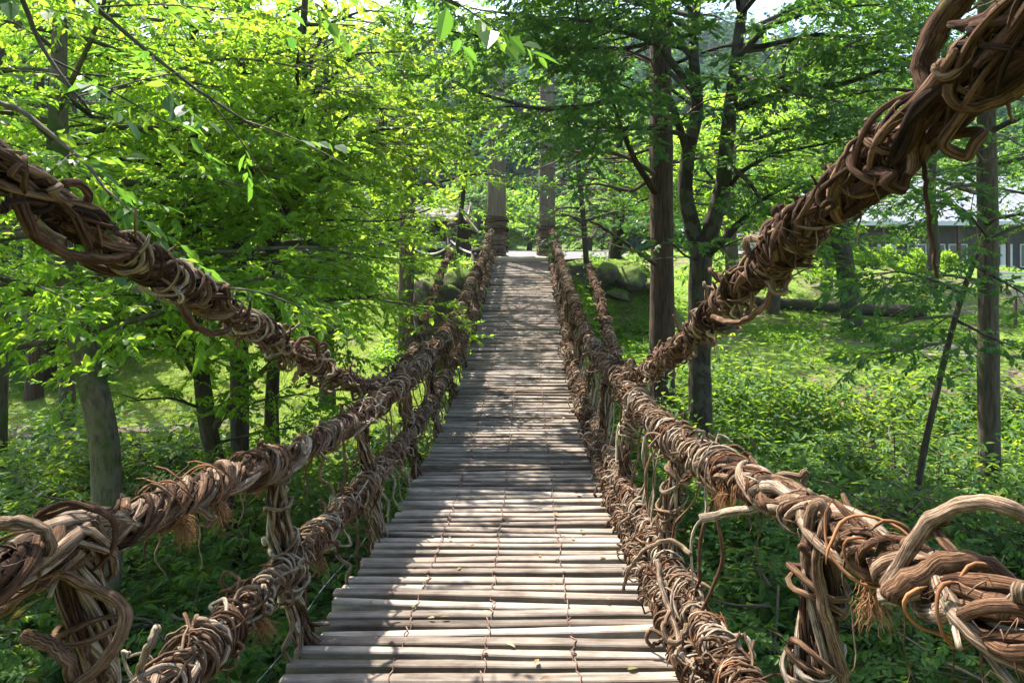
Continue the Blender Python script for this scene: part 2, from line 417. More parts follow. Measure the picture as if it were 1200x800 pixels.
def fray(mb, rope, centers, r0):
    """peeling shreds of bark"""
    c = np.asarray(centers); n = len(c); t = np.linspace(0, 1, 6)[None]; sd_ = rng.random(n)*90
    ln = rng.uniform(.02, .11, n)[:, None]; a0 = rng.random(n)[:, None]*2*PI
    q = np.clip(c[:, None]+ln*t*rng.normal(0, .8, n)[:, None], 0, rope.len)
    mb.tubes(rope.off(q, a0+.5*snoise(t+0*ln, sd_, .7), r0*rng.uniform(.75, 1.1, n)[:, None]+ln*t**1.4*rng.uniform(.1, .7, n)[:, None]+.0*q), rng.uniform(.0008, .0022, n)[:, None]*(1.1-.7*t), 3, rng.uniform(.2, .8, n))
def bristle(mb, rope, centers, r0):
    """short cut ends that stick out"""
    c = np.asarray(centers); n = len(c); t = np.linspace(0, 1, 8)[None]
    ln = rng.uniform(.06, .2, n)[:, None]; a0 = rng.random(n)[:, None]*2*PI
    q = np.clip(c[:, None]+ln*t*np.where(rng.random(n) < .5, -1, 1)[:, None]*.9, 0, rope.len)
    w_ = rng.uniform(.004, .011, n)[:, None]
    mb.tubes(rope.off(q, a0+.3*t, r0*.8+ln*t**1.5*rng.uniform(.2, .7, n)[:, None]), w_*(1.05-.3*t), 6, rng.uniform(.2, 1, n))
def clumped(rope, y0, y1, per_m):
    s = dens(rope, y0, y1, per_m)
    return np.clip(s-.55*.16/(2*PI)*2*np.sin(s*2*PI/.32+np.sin(s*3.1)*2), 0.02, rope.len-.02)

def fibre_tie(mb, rope, s, r, hang=(.05, .16), n=70, ang=None, cords=2):
    """cord wound round the rope with a frayed bunch of fibres"""
    wraps(mb, rope, s+rng.normal(0, .02, cords), lambda q: r+.008+0*q, (.0025, .0045), (.7, 1.6), (.01, .03), 30, 5, (.0, .5), .010)
    a = rng.uniform(-PI*.9, -PI*.1) if ang is None else ang
    base = rope.off(np.array([s]), np.array([a]), np.array([r+.015]))[0]
    outd = base-rope.ip(rope.P, np.array([s]))[0]; outd /= np.linalg.norm(outd)
    t = np.linspace(0, 1, 10)[None]
    ln = rng.uniform(*hang, n)
    d = outd[None]*.9+rng.normal(0, .55, (n, 3)); d[:, 2] -= .2; d /= np.linalg.norm(d, axis=1, keepdims=True)
    P = base[None, None]+rng.normal(0, .008, (n, 1, 3))+d[:, None, :]*(ln[:, None]*t)[..., None]
    P[..., 2] -= .45*ln[:, None]*t**2
    P += .011*np.stack([snoise(t+0*ln[:, None], rng.random(n)*90, 1.5), snoise(t+0*ln[:, None], rng.random(n)*90, 1.4), snoise(t+0*ln[:, None], rng.random(n)*90, 1.2)], -1)*t[..., None]
    mb.tubes(P, rng.uniform(.0006, .0017, n)[:, None]*(1.1-.6*t), 3, rng.random(n))

def free_vine(mb, pts, r0, r1=None, tone=.6, k=9, sm=.25, step=.012):
    P = smooth_path(pts, step, sm); n = len(P)
    t = np.linspace(0, 1, n); r = r0+((r1 if r1 else r0)-r0)*t
    P = P+.004*np.stack([snoise(t[None]*5, rng.random(1)*50, 1)[0], snoise(t[None]*5, rng.random(1)*50, 1)[0], snoise(t[None]*5, rng.random(1)*50, 1)[0]], 1)
    mb.tubes(P[None], (r*(1+.08*snoise(t[None]*12, rng.random(1)*50, 1)[0]))[None], k, np.array([tone]), rough=.12)

def dens(rope, y0, y1, per_m):
    a, b = rope.s_of_y(y0), rope.s_of_y(y1)
    return a+rng.random(max(0, int((b-a)*per_m)))*(b-a)

bridge = tag(empty('vine_bridge', (XC, 8.3, 0)), 'long sagging footbridge of plank decking between thick ropes of woven brown vines', 'footbridge')

# ---- deck
def make_deck():
    mb = MB(); y = -2.2; i = 0; ys = []
    nx = 13
    while y < Y_END-.05:
        dpt = .071+rng.normal(0, .006); gap = .051+.022*np.clip((y-8)/10, 0, 1)+rng.normal(0, .006)
        x0 = XC-HALF+rng.normal(0, .018); x1 = XC+HALF+rng.normal(0, .018)
        xs = np.linspace(x0, x1, nx); zc = deck_z(y); th = .055
        sl = (deck_z(y+.05)-deck_z(y-.05))/.1+rng.normal(0, .022)
        roll = rng.normal(0, .004); zoff = rng.normal(0, .0035); yaw = rng.normal(0, .006)
        sd = rng.random()*80
        wf = .004*snoise(xs[None], np.array([sd]), 1.1)[0]; wb = .004*snoise(xs[None], np.array([sd+5]), 1.3)[0]
        h = dpt/2; c = .006
        prof = [(-h, -c), (-h+c, 0), (-h*.3, .002), (h*.3, .0015), (h-c, 0), (h, -c), (h, -th), (-h, -th)]
        V = np.zeros((nx, 8, 3))
        for j, (py_, pz) in enumerate(prof):
            yy = py_+(wf if py_ < 0 else wb)
            V[:, j, 0] = xs; V[:, j, 1] = y+yy+yaw*(xs-XC)
            V[:, j, 2] = zc+pz+sl*py_+roll*(xs-XC)*3+zoff+.003*snoise(xs[None], np.array([sd+9]), .5)[0]
        ii = np.arange(nx-1)[:, None]*8; jj = np.arange(8)[None]; j2 = (jj+1) % 8
        q = np.stack([ii+jj, ii+8+jj, ii+8+j2, ii+j2], -1).reshape(-1, 4)
        caps = [[0, 7, 6, 5], [0, 5, 4, 1], [1, 4, 3, 2]]
        b = (nx-1)*8
        q = np.concatenate([q, np.array(caps)[:, ::-1], np.array(caps)+b])
        bark = np.empty_like(V); bark[..., 0] = V[..., 0]+rng.random()*50; bark[..., 1] = np.array([p_[0] for p_ in prof])[None]; bark[..., 2] = np.array([p_[1] for p_ in prof])[None]+rng.random()*9
        tone = np.clip(rng.normal(.62, .17), 0.05, 1)
        if rng.random() < .06: tone = .2
        mb.add(V, q, None, tone, bark)
        ys.append((y-h, y+h, zc)); y += dpt+gap; i += 1
    return mb, ys
mbd, plank_ys = make_deck()
deck = part(mbd, 'deck', DECKWOOD, bridge, smooth=False)
for xl in (-.64, -.21, .23):
    mb = MB(); P = []
    for (a, b, z) in plank_ys:
        jx = rng.normal(0, .008)
        zz = .0045
        P += [(xl+jx, a-.012, deck_z(a)-.030), (xl+jx+rng.normal(0, .004), a-.002, deck_z(a)+zz), (xl+jx+rng.normal(0, .012), (a+b)/2, deck_z((a+b)/2)+zz+.001), (xl-jx*.3+rng.normal(0, .006), b+.002, deck_z(b)+zz)]
    mb.tubes(np.array(P)[None], .0034, 5, np.array([.8]))
    for (a, b, z) in plank_ys[::9]:
        ph = np.linspace(0, 4*PI, 18); c = np.array([xl+rng.normal(0, .006), a-.004, deck_z(a)+.008])
        kn = c+np.stack([.008*np.cos(ph), .008*np.sin(ph), .003*np.sin(ph*.5)], 1)
        mb.tubes(kn[None], .0032, 5, np.array([.5]))
    sub(mb, 'lashing', CORD, deck, bridge)
for xs_ in (XC-.78, XC, XC+.78):
    yy = np.linspace(-2.4, Y_END, 120)
    mb = MB(); mb.tubes(np.stack([xs_+.01*np.sin(yy*1.3), yy, deck_z(yy)-.115], 1)[None], .06, 9, np.array([.5]))
    part(mb, 'stringer', DARKWOOD, bridge)
mb = MB(); xx = np.linspace(XC-HALF-.14, XC+HALF+.14, 14)
mb.tubes(np.stack([xx, np.full(14, Y_END+.02), deck_z(Y_END)+.03+.006*np.sin(xx*4)], 1)[None], .115+.006*np.sin(xx*7), 14, np.array([.7]))
part(mb, 'end_log', PALELOG, bridge)
# fallen leaves caught on the planks
LITTER = leafmat('leaf_litter', [(0, (.12, .07, .03)), (.6, (.22, .15, .06)), (1, (.09, .13, .03))], [(0, (.1, .06, .02)), (1, (.2, .25, .04))], .2)
# thin steel wires along the deck edges
for sx, o_ in ((-1, .03), (1, .04)):
    yy = np.linspace(1.0, 14, 90); x = XC+sx*(HALF+o_+.03*np.sin(yy*2.1)**2)
    z = deck_z(yy)+.06+.05*np.abs(np.sin(yy*1.9))
    mb = MB(); mb.tubes(np.stack([x, yy, z], 1)[None], .0018, 5, np.array([.5])); part(mb, 'edge_wire', WIRE, bridge)

# ---- ropes
XL, XR = -1.25, .90
def table(xs, ofs, y0, y1, n=60):
    y = np.linspace(y0, y1, n); return np.stack([xs+0*y, y, deck_z(y)+ofs(y)], 1)
sag = lambda y: .95+.10*np.clip((3.5-y)/2.5, 0, 1)-.05*np.exp(-((y-4.6)/1.5)**2)
rail_l = Rope(table(XL, sag, -1.0, 24.0)); rail_l.P[:, 0] += .02*np.sin(rail_l.P[:, 1]*1.1)
rail_r = Rope(table(XR, lambda y: sag(y)+.04*np.exp(-((y-6.2)/1.5)**2), -1.0, 24.0))
side_l = Rope(table(-1.2, lambda y: .40+.1*np.clip((2.6-y)/2, 0, 1)-.1*np.clip((y-9)/8, 0, 1), -.6, 23.6))
side_r = Rope(table(.81, lambda y: .23-.02*np.clip((y-9)/8, 0, 1), -.6, 23.6))
edge_r = Rope(table(.735, lambda y: .07+.02*np.sin(y*2.3), 1.2, 14))
main_l = Rope([(-1.46, -5, 5.3), (-1.44, -1.5, 3.85), (-1.42, .4, 3.08), (-1.4, 1.3, 2.73), (-1.4, 1.8, 2.55), (-1.4, 2.4, 2.31), (-1.4, 2.92, 2.13), (-1.4, 3.64, 1.88), (-1.4, 4.7, 1.49), (-1.4, 5.6, 1.2), (-1.4, 6.6, 1.0), (-1.42, 7.6, .93), (-1.6, 10, .92), (-1.86, 13.5, 1.38), (-2.2, 18, 1.85), (-2.62, 24, 2.3)], sm=.8)
main_r = Rope([(1.06, -5, 5.4), (1.04, -2, 4.1), (1.02, 0, 3.3), (.99, 1.37, 2.77), (.98, 1.7, 2.65), (.98, 2.36, 2.43), (.98, 3.1, 2.16), (.98, 4.3, 1.72), (.97, 5.4, 1.35), (.97, 6.4, 1.12), (.98, 7.4, 1.04), (1.12, 9.2, 1.06), (1.36, 12.5, 1.25), (1.54, 15, 1.4), (1.85, 20, 1.6), (2.16, 24, 1.8)], sm=.8)

def dress(rope, mb, y0, y1, R0, near, mat_k=1.0):
    """near stretch: long lay, few wraps; further off: closely wound"""
    rf = lambda q: R0+.012*np.sin(q*5.1+R0*90)+.008*np.sin(q*11.3)
    sN0, sN1, sF = rope.s_of_y(y0), rope.s_of_y(min(near, y1)), rope.s_of_y(y1)
    bundle(mb, rope, sN0, min(sN1+.3, sF), 15, R0*.98, (.007, .0205), .62, npt=72, k=8, wob=1.6, tones=(.1, .85))  # core strands toned darker than the wraps to mimic shaded crevices
    bundle(mb, rope, sN1-.3, sF, 13, R0*.85, (.007, .016), .55, npt=44, k=6, wob=1.4, tones=(.1, .8))
    wraps(mb, rope, clumped(rope, y0, near, 3), rf, (.003, .009), npt=44, k=7, loose=.014)
    wraps(mb, rope, clumped(rope, near, min(y1, 9), 26), rf, (.0035, .0085), npt=36, k=6, loose=.018)
    wraps(mb, rope, dens(rope, 9, y1, 28), rf, (.005, .011), npt=22, k=4, loose=.022)
    loops(mb, rope, dens(rope, y0, near, 3), R0, (.03, .09), (.1, .4), (.007, .014))
    loops(mb, rope, dens(rope, near, min(9, y1), 20), R0, (.03, .13), (.06, .28), (.004, .010))
    loops(mb, rope, dens(rope, 9, y1, 12), R0, (.04, .14), (.08, .3), (.006, .012), 16, 4)
    danglers(mb, rope, dens(rope, y0, y1, 4), R0)
    fray(mb, rope, dens(rope, y0, 8, 130), R0)
    bristle(mb, rope, dens(rope, y0, y1, 5), R0)

parts_rope = {}
for nm, rp, y0, y1, R0, near in (('handrail', rail_l, .2, 23.7, .060, 4.6), ('handrail', rail_r, .2, 23.7, .060, 3.2), ('side_rope', side_l, .5, 23.3, .050, 2.2), ('side_rope', side_r, .5, 23.3, .052, 2.0), ('edge_rope', edge_r, 1.4, 13.5, .034, 1.5)):
    mb = MB(); dress(rp, mb, y0, y1, R0, near)
    parts_rope[id(rp)] = part(mb, nm, VINE, bridge)
    mb = MB(); yy = np.linspace(y0, y1, 80)
    q = rp.s_of_y(yy); mb.tubes(rp.ip(rp.P, q)[None], .02 if R0 > .04 else .01, 8, np.array([.5])); sub(mb, 'steel_core', WIRE, parts_rope[id(rp)], bridge)

def dress_main(rope, mb, seedR=.082):
    rf = lambda q: seedR*np.interp(rope.ip(rope.P, q)[..., 1], [0, 2.5, 4.5, 24], [1.0, .9, .62, .8])+.01*np.sin(q*6.3)
    bundle(mb, rope, rope.s_of_y(-2.5), rope.s_of_y(3.2), 16, seedR*1.15, (.005, .02), .95, (.6, 1.8), 64, 9, (.0, .8), 2.3)
    bundle(mb, rope, rope.s_of_y(3.0), rope.s_of_y(7.0), 14, seedR*.8, (.005, .014), .6, wob=1.6, npt=50, k=7, tones=(.1, .85))  # lower tones put crevice shade into the core strands' colour
    bundle(mb, rope, rope.s_of_y(6.8), rope.len, 9, seedR*.8, (.012, .022), .7, npt=40, k=6)
    wraps(mb, rope, clumped(rope, .4, 2.4, 5), rf, (.004, .012), (.8, 1.6), (.05, .14), npt=44, k=8, tones=(.05, .75), loose=.016)
    wraps(mb, rope, clumped(rope, 2.3, 7, 24), rf, (.003, .0095), npt=40, k=6, tones=(.15, 1), loose=.018)
    wraps(mb, rope, dens(rope, 7, 23.8, 26), rf, (.005, .011), npt=22, k=4, loose=.024)
    loops(mb, rope, dens(rope, .5, 3, 6), seedR, (.03, .11), (.12, .4), (.008, .018), 30, 8, (.1, .8))
    loops(mb, rope, dens(rope, 2.6, 7, 18), seedR*.85, (.03, .12), (.06, .3), (.005, .012))
    loops(mb, rope, dens(rope, 7, 23.5, 6), seedR, (.04, .13), (.1, .3), (.008, .014), 16, 4)
    danglers(mb, rope, dens(rope, .5, 9, 8), seedR, (.05, .2))
    fray(mb, rope, dens(rope, .4, 8, 190), seedR)
    bristle(mb, rope, dens(rope, .6, 23, 8), seedR)
for rp in (main_l, main_r):
    mb = MB(); dress_main(rp, mb, .041 if rp is main_l else .050)
    parts_rope[id(rp)] = part(mb, 'suspension_cable', CABLE, bridge)

# ---- hangers: upright bundles from the handrail past the side rope to the deck edge
def hanger(xt, zt, xm, zm, xb, zb, y, near, seedr):
    pts = [(xt, y+rng.normal(0, .03), zt+.06), (xt, y, zt-.1), ((xt+xm)/2+rng.normal(0, .012), y+rng.normal(0, .03), (zt+zm)/2), (xm, y+rng.normal(0, .02), zm), (xb, y+rng.normal(0, .02), zb+.02), (xb+.02*np.sign(XC-xb), y, zb-.14)]
    rp = Rope(pts, .02, .12, ref=(0, 1, 0)); mb = MB()
    rc = .046*seedr
    n_, k_ = (44, 7) if near else (22, 4)
    bundle(mb, rp, 0, rp.len, 22 if near else 12, rc, (.005, .013), .9, (.4, 1.1), n_, k_, (.05, .9), 1.0)
    wraps(mb, rp, rng.random(int(rp.len*(6 if near else 8)))*rp.len, lambda q: rc+.008+0*q, (.006, .011), npt=32 if near else 18, k=6 if near else 4)
    loops(mb, rp, rng.random(5 if near else 3)*rp.len, rc, (.03, .1), (.1, .3), (.006, .011), 24, 6 if near else 4)
    danglers(mb, rp, rng.random(8 if near else 3)*rp.len, rc, (.06, .2))
    # strands splayed out on the deck edge
    n = 9; t = np.linspace(0, 1, 9)[None]
    b = np.array([xb, y, zb+.12]); sx = np.sign(XC-xb)
    e = np.stack([rng.uniform(.0, .09, n)*sx, rng.normal(0, .09, n), -rng.uniform(.1, .15, n)], 1)
    P = b+e[:, None]*np.stack([t[0]**1.6, t[0], t[0]], -1)[None]
    mb.tubes(P, rng.uniform(.005, .011, n)[:, None]*(1.1-.5*t), 5, rng.uniform(.2, .9, n))
    return part(mb, 'hanger', VINE, bridge)
for ys_, rl, sd_, xe in (([1.88, 3.42, 5.15, 6.9, 8.6, 10.4, 12.2, 14.0, 15.9, 17.8, 19.7, 21.6], rail_l, side_l, XC-HALF-.01), ([2.12, 4.0, 5.75, 7.5, 9.2, 11.0, 12.8, 14.6, 16.4, 18.3, 20.1, 21.9], rail_r, side_r, XC+HALF+.01)):
    for y in ys_:
        a = rl.ip(rl.P, np.array([rl.s_of_y(y)]))[0]; b = sd_.ip(sd_.P, np.array([sd_.s_of_y(y)]))[0]
        hanger(a[0], a[2], b[0], b[2], xe, float(deck_z(y)), y, y < 8, 1.0 if y > 2.5 else 1.25)

# ---- net of thinner vines between handrail and side rope, close-set further along the bridge
def lattice(rl, sd_, spec, xe):
    mb = MB()
    for (y0, y1, per_m, npt, k) in spec:
        n = int((y1-y0)*per_m); ya = rng.uniform(y0, y1, n); yb = ya+rng.normal(0, .28, n)
        A = rl.ip(rl.P, rl.s_of_y(ya)); B_ = sd_.ip(sd_.P, sd_.s_of_y(yb))
        low = rng.random(n) < .55
        E = np.stack([np.full(n, xe), yb, deck_z(yb)-.02], 1)
        C = np.where(low[:, None], B_, A); D = np.where(low[:, None], E, B_)
        t = np.linspace(0, 1, npt)[None]
        P = C[:, None]+(D-C)[:, None]*t[..., None]
        s_ = rng.random(n)*90; am = .055*np.sin(PI*t)
        P += np.stack([am*snoise(t+0*s_[:, None], s_, 1.0)*.8, am*snoise(t+0*s_[:, None], s_+11, 1.2)*1.4, am*snoise(t+0*s_[:, None], s_+23, .9)], -1)
        ww = rng.uniform(.005, .012, n)[:, None]*(1+0*t); tt_ = rng.uniform(.2, 1, n)
        if y0 < 3:
            for i_ in range(n):
                m1 = MB(); m1.tubes(P[i_:i_+1], ww[i_:i_+1], k, tt_[i_:i_+1], rough=.14); part(m1, 'cross_vine', VINE, bridge)
        else: mb.tubes(P, ww, k, tt_, rough=.12)
    return part(mb, 'vine_netting', VINE, bridge)
lattice(rail_l, side_l, ((2.2, 4.5, 2, 22, 6), (4.5, 6.5, 5, 20, 5), (6.5, 11, 11, 16, 4), (11, 23, 12, 10, 4)), XC-HALF)
lattice(rail_r, side_r, ((2.4, 4.0, 8, 22, 6), (4.0, 6.5, 14, 20, 5), (6.5, 11, 14, 16, 4), (11, 23, 12, 10, 4)), XC+HALF)

# ---- orange palm-fibre ties
for rp, spots in ((rail_l, (2.32, 2.62, 3.35, 4.9, 6.6)), (rail_r, (1.42, 1.78, 2.95, 4.2, 5.6))):
    for y in spots:
        mb = MB(); fibre_tie(mb, rp, rp.s_of_y(y), .066, n=170, hang=(.015, .07) if y > 2 else (.02, .10)); sub(mb, 'fibre_tie', FIBRE, parts_rope[id(rp)], bridge)
for rp, spots in ((side_l, (2.9, 3.8, 5.0, 6.2)), (side_r, (2.6, 3.0, 3.6, 4.4, 5.4))):
    for y in spots:
        mb = MB(); fibre_tie(mb, rp, rp.s_of_y(y), .06, n=110, hang=(.02, .09)); sub(mb, 'fibre_tie', FIBRE, parts_rope[id(rp)], bridge)
# fringe of fibres under the right handrail
mb = MB()
for y in np.linspace(2.75, 3.25, 9): danglers(mb, rail_r, np.full(9, rail_r.s_of_y(y))+rng.normal(0, .03, 9), .09, (.05, .13), (.0008, .0018), 12, 3, (.1, .9))
sub(mb, 'fibre_fringe', FIBRE, parts_rope[id(rail_r)], bridge)

# ---- large single vines, bows and cut ends that stand out
def hero(rp, name, pts, r0, r1, tone, m=VINE):
    mb = MB(); free_vine(mb, pts, r0, r1, tone); sub(mb, name, m, parts_rope[id(rp)], bridge)
A_ = lambda *l: [at(*p) for p in l]
hero(rail_r, 'vine_loop', A_((1040, 690, 1.56), (1058, 655, 1.54), (1075, 622, 1.5), (1110, 592, 1.45), (1150, 580, 1.4), (1200, 598, 1.34), (1260, 640, 1.3), (1330, 720, 1.3)), .015, .02, .72)
hero(rail_r, 'vine_loop', A_((1045, 700, 1.5), (1075, 670, 1.46), (1125, 650, 1.42), (1165, 652, 1.4), (1190, 685, 1.38), (1198, 720, 1.34), (1215, 760, 1.3)), .023, .02, .45)
hero(rail_r, 'vine_loop', A_((1035, 700, 1.53), (1075, 692, 1.48), (1118, 680, 1.45), (1150, 715, 1.42), (1200, 748, 1.36), (1260, 770, 1.3)), .018, .02, .85)
hero(rail_r, 'vine_loop', A_((820, 608, 2.75), (850, 600, 2.72), (890, 596, 2.62), (905, 582, 2.5), (890, 570, 2.45), (905, 566, 2.35), (930, 585, 2.25), (955, 610, 2.15)), .017, .02, .85)
hero(rail_r, 'vine_loop', A_((815, 545, 3.25), (835, 532, 3.2), (860, 535, 3.1), (880, 560, 3.0), (890, 580, 2.95)), .015, .013, .65)
hero(rail_r, 'vine_loop', A_((950, 640, 2.05), (945, 600, 2.03), (955, 582, 2.02), (975, 585, 2.0), (962, 625, 1.99), (955, 680, 2.0), (975, 740, 2.0), (990, 800, 2.0)), .018, .016, .6)
hero(rail_l, 'vine_loop', A_((-30, 705, 1.82), (10, 690, 1.78), (45, 675, 1.75), (75, 665, 1.75), (98, 690, 1.8), (120, 690, 1.8), (145, 705, 1.78), (157, 735, 1.75), (130, 770, 1.72), (90, 800, 1.7), (60, 840, 1.7)), .013, .015, .55)
hero(rail_l, 'vine_loop', A_((-20, 740, 1.78), (20, 700, 1.72), (50, 680, 1.72), (80, 672, 1.75), (95, 645, 1.8)), .015, .012, .5)
hero(rail_l, 'vine_loop', A_((-40, 622, 1.72), (20, 613, 1.74), (55, 620, 1.78), (100, 614, 1.9), (144, 606, 2.0)), .011, .011, .8)
hero(rail_l, 'vine_loop', A_((0, 612, 1.66), (30, 610, 1.66), (55, 622, 1.66), (60, 645, 1.67), (52, 660, 1.7)), .014, .012, .65)
hero(rail_l, 'vine_loop', A_((30, 745, 1.75), (60, 755, 1.72), (80, 775, 1.7), (85, 800, 1.72)), .016, .016, .5)
hero(side_l, 'vine_loop', A_((160, 800, 2.2), (170, 760, 2.15), (185, 745, 2.15), (183, 735, 2.2)), .012, .014, .8)
hero(side_r, 'vine_loop', A_((730, 690, 3.55), (737, 665, 3.5), (752, 645, 3.45), (785, 628, 3.4), (810, 650, 3.3)), .009, .012, .7)
hero(side_r, 'vine_loop', A_((770, 655, 3.4), (775, 690, 3.3), (795, 740, 3.15), (795, 770, 3.0), (830, 790, 2.9)), .013, .013, .75)
hero(side_r, 'vine_loop', A_((785, 715, 3.1), (772, 740, 3.05), (780, 757, 3.02), (800, 757, 3.0), (805, 730, 3.05)), .011, .012, .65)
hero(main_l, 'vine_loop', A_((20, 215, 1.85), (22, 250, 1.84), (40, 275, 1.9), (75, 298, 2.05), (120, 305, 2.2), (150, 300, 2.35)), .019, .017, .4, CABLE)
hero(main_l, 'vine_loop', A_((75, 215, 2.0), (95, 208, 2.05), (105, 220, 2.1), (104, 240, 2.15), (92, 255, 2.2)), .013, .013, .5, CABLE)
hero(main_l, 'vine_loop', A_((212, 340, 2.7), (212, 365, 2.72), (230, 385, 2.8), (255, 393, 2.95), (268, 385, 3.05)), .016, .014, .45, CABLE)
hero(main_l, 'vine_loop', A_((345, 408, 3.9), (350, 395, 3.95), (365, 393, 4.0), (375, 405, 4.1), (372, 418, 4.15)), .014, .013, .5, CABLE)
hero(main_r, 'vine_loop', A_((900, 300, 2.72), (908, 345, 2.75), (890, 365, 2.85), (865, 380, 3.0), (835, 372, 3.25)), .013, .013, .6, CABLE)
hero(main_r, 'vine_loop', A_((905, 290, 2.6), (880, 275, 2.75), (870, 285, 2.85), (880, 305, 2.85), (905, 315, 2.7)), .018, .014, .8, CABLE)
hero(main_r, 'vine_loop', A_((1120, 125, 1.62), (1092, 118, 1.68), (1078, 92, 1.74), (1082, 62, 1.74), (1098, 32, 1.7), (1130, -10, 1.6), (1180, -60, 1.5), (1300, -160, 1.3)), .026, .034, .35, CABLE)
hero(main_r, 'vine_loop', A_((960, 235, 2.3), (1010, 195, 2.1), (1060, 150, 1.85), (1110, 100, 1.62), (1200, 20, 1.38), (1290, -60, 1.2)), .03, .03, .45, CABLE)
hero(main_r, 'vine_loop', A_((985, 252, 2.2), (1040, 215, 1.95), (1095, 160, 1.7), (1150, 115, 1.52), (1220, 50, 1.35)), .028, .03, .2, CABLE)
hero(main_r, 'bark_strip', A_((1072, 120, 1.75), (1070, 160, 1.73), (1068, 205, 1.73)), .022, .012, .55, CABLE)
hero(main_r, 'bark_strip', A_((1083, 190, 1.72), (1085, 240, 1.72), (1092, 275, 1.72), (1096, 305, 1.72), (1097, 325, 1.72)), .007, .004, .3, CABLE)
hero(main_r, 'bark_strip', A_((1003, 165, 2.1), (1012, 190, 2.08), (1022, 218, 2.08)), .008, .004, .35, CABLE)
mb = MB()
tp = at(1172, 95, 1.5); 
free_vine(mb, [tp, at(1180, 118, 1.48), at(1186, 142, 1.48)], .008, .003, .5); sub(mb, 'bark_strip', CABLE, parts_rope[id(main_r)], bridge)

# ------------------------------------------------------------------ terrain
_gy = np.array([-60, -14, -8, -5, 0, 6, 9, 13, 17, 24, 30, 45, 70, 90, 130, 220, 330, 500, 900])
_gz = np.array([2.2, 2.0, 1.4, -1.2, -2.6, -2.5, -2.2, -1.75, -1.3, -.55, -.1, .3, 1.2, 5, 24, 62, 84, 90, 90])
def sstep(a, b, x):
    t = np.clip((x-a)/(b-a), 0, 1); return t*t*(3-2*t)
def ground_z(x, y):
    x = np.asarray(x, float); y = np.asarray(y, float)
    z = np.interp(y, _gy, _gz)
    z = z-.55*sstep(7, 16, -x)*sstep(8, 18, y)*sstep(70, 40, y)
    z = z+.35*sstep(10, 4, -x)*sstep(1.5, 3, -x)*sstep(11, 18, y)*sstep(40, 30, y)
    z = z+.38*sstep(14.9, 16.2, y)*sstep(24, 18, y)*sstep(1.5, 4, x)
    # embankment that carries the far end of the bridge, the plaza and the hut
    lat = sstep(7.4, 5.2, -(x-XC))*sstep(6.2, 3.9, x-XC)
    front = np.where(np.abs(x-XC) < 2.2, sstep(19.5, 23.6, y), np.where(x > 0, sstep(21.6, 23.4, y), sstep(20.5, 25.5, y)))
    widen = sstep(26, 40, y)
    lat = np.maximum(lat, widen*sstep(40, 22, np.abs(x-XC+4)))
    z = z+(1.86-z)*lat*front*sstep(120, 70, y)*np.where(z < 1.86, 1, 0)
    z = z+(vnoise2(x, y, 3, 3.0)-.5)*.32*sstep(0, 3, np.abs(y-26))*sstep(80, 50, y)+(vnoise2(x, y, 9, .6, 3)-.5)*.07
    z = z+np.where(y > 75, (vnoise2(x, y, 5, 45.0)-.5)*16*sstep(75, 130, y), 0)+sstep(40, 150, x)*sstep(70, 200, y)*-14
    return z
def warp(n, lo, hi, c, k):
    u = np.linspace(math.asinh((lo-c)/k), math.asinh((hi-c)/k), n); return c+k*np.sinh(u)
gx = warp(260, -900, 900, 0, 9.0); gy = warp(300, -700, 1000, 14, 10.0)
GX, GY = np.meshgrid(gx, gy); GZ = ground_z(GX, GY)
mb = MB(); nx_, ny_ = len(gx), len(gy)
ii = np.arange(ny_-1)[:, None]*nx_; jj = np.arange(nx_-1)[None]
mb.add(np.stack([GX, GY, GZ], -1), np.stack([ii+jj, ii+jj+1, ii+nx_+jj+1, ii+nx_+jj], -1).reshape(-1, 4))
# mossy soil
m, t, out = mat('forest_floor')
p = N(t, 'ShaderNodeBsdfPrincipled'); p.inputs['Roughness'].default_value = .95; p.inputs['Specular IOR Level'].default_value = .15
geo = t.nodes.new('ShaderNodeNewGeometry')
def gn(scale, detail=5, rough=.6):
    n = N(t, 'ShaderNodeTexNoise'); n.inputs['Scale'].default_value = scale; n.inputs['Detail'].default_value = detail; n.inputs['Roughness'].default_value = rough
    t.links.new(geo.outputs['Position'], n.inputs['Vector']); return n.outputs['Fac']
gx_ = t.nodes.new('ShaderNodeSeparateXYZ'); t.links.new(geo.outputs['Position'], gx_.inputs[0])
rb = N(t, 'ShaderNodeMapRange'); rb.inputs[1].default_value = 1; rb.inputs[2].default_value = 7; rb.inputs[3].default_value = 0; rb.inputs[4].default_value = .05; t.links.new(gx_.outputs['X'], rb.inputs[0])
soil = ramp(t, [(.3, (.07, .048, .035)), (.7, (.17, .125, .095))], gn(4)).outputs[0]
mossc = ramp(t, [(.3, (.055, .10, .014)), (.7, (.15, .21, .025))], gn(7)).outputs[0]
c = mixc(t, ramp(t, [(.54, (1, 1, 1)), (.66, (0, 0, 0))], mth(t, 'ADD', gn(.55, 6, .65), rb.outputs[0])).outputs[0], soil, mossc)
sx = t.nodes.new('ShaderNodeSeparateXYZ'); t.links.new(geo.outputs['Position'], sx.inputs[0])
far = N(t, 'ShaderNodeMapRange'); far.inputs[1].default_value = 70; far.inputs[2].default_value = 90; t.links.new(sx.outputs['Y'], far.inputs[0])
c = mixc(t, far.outputs[0], c, (.03, .06, .03))
t.links.new(c, p.inputs['Base Color']); bumped(t, p, gn(9, 8, .7), .8, .06); t.links.new(p.outputs[0], out.inputs['Surface'])
tag(mb.build('ground', m), kind='structure')
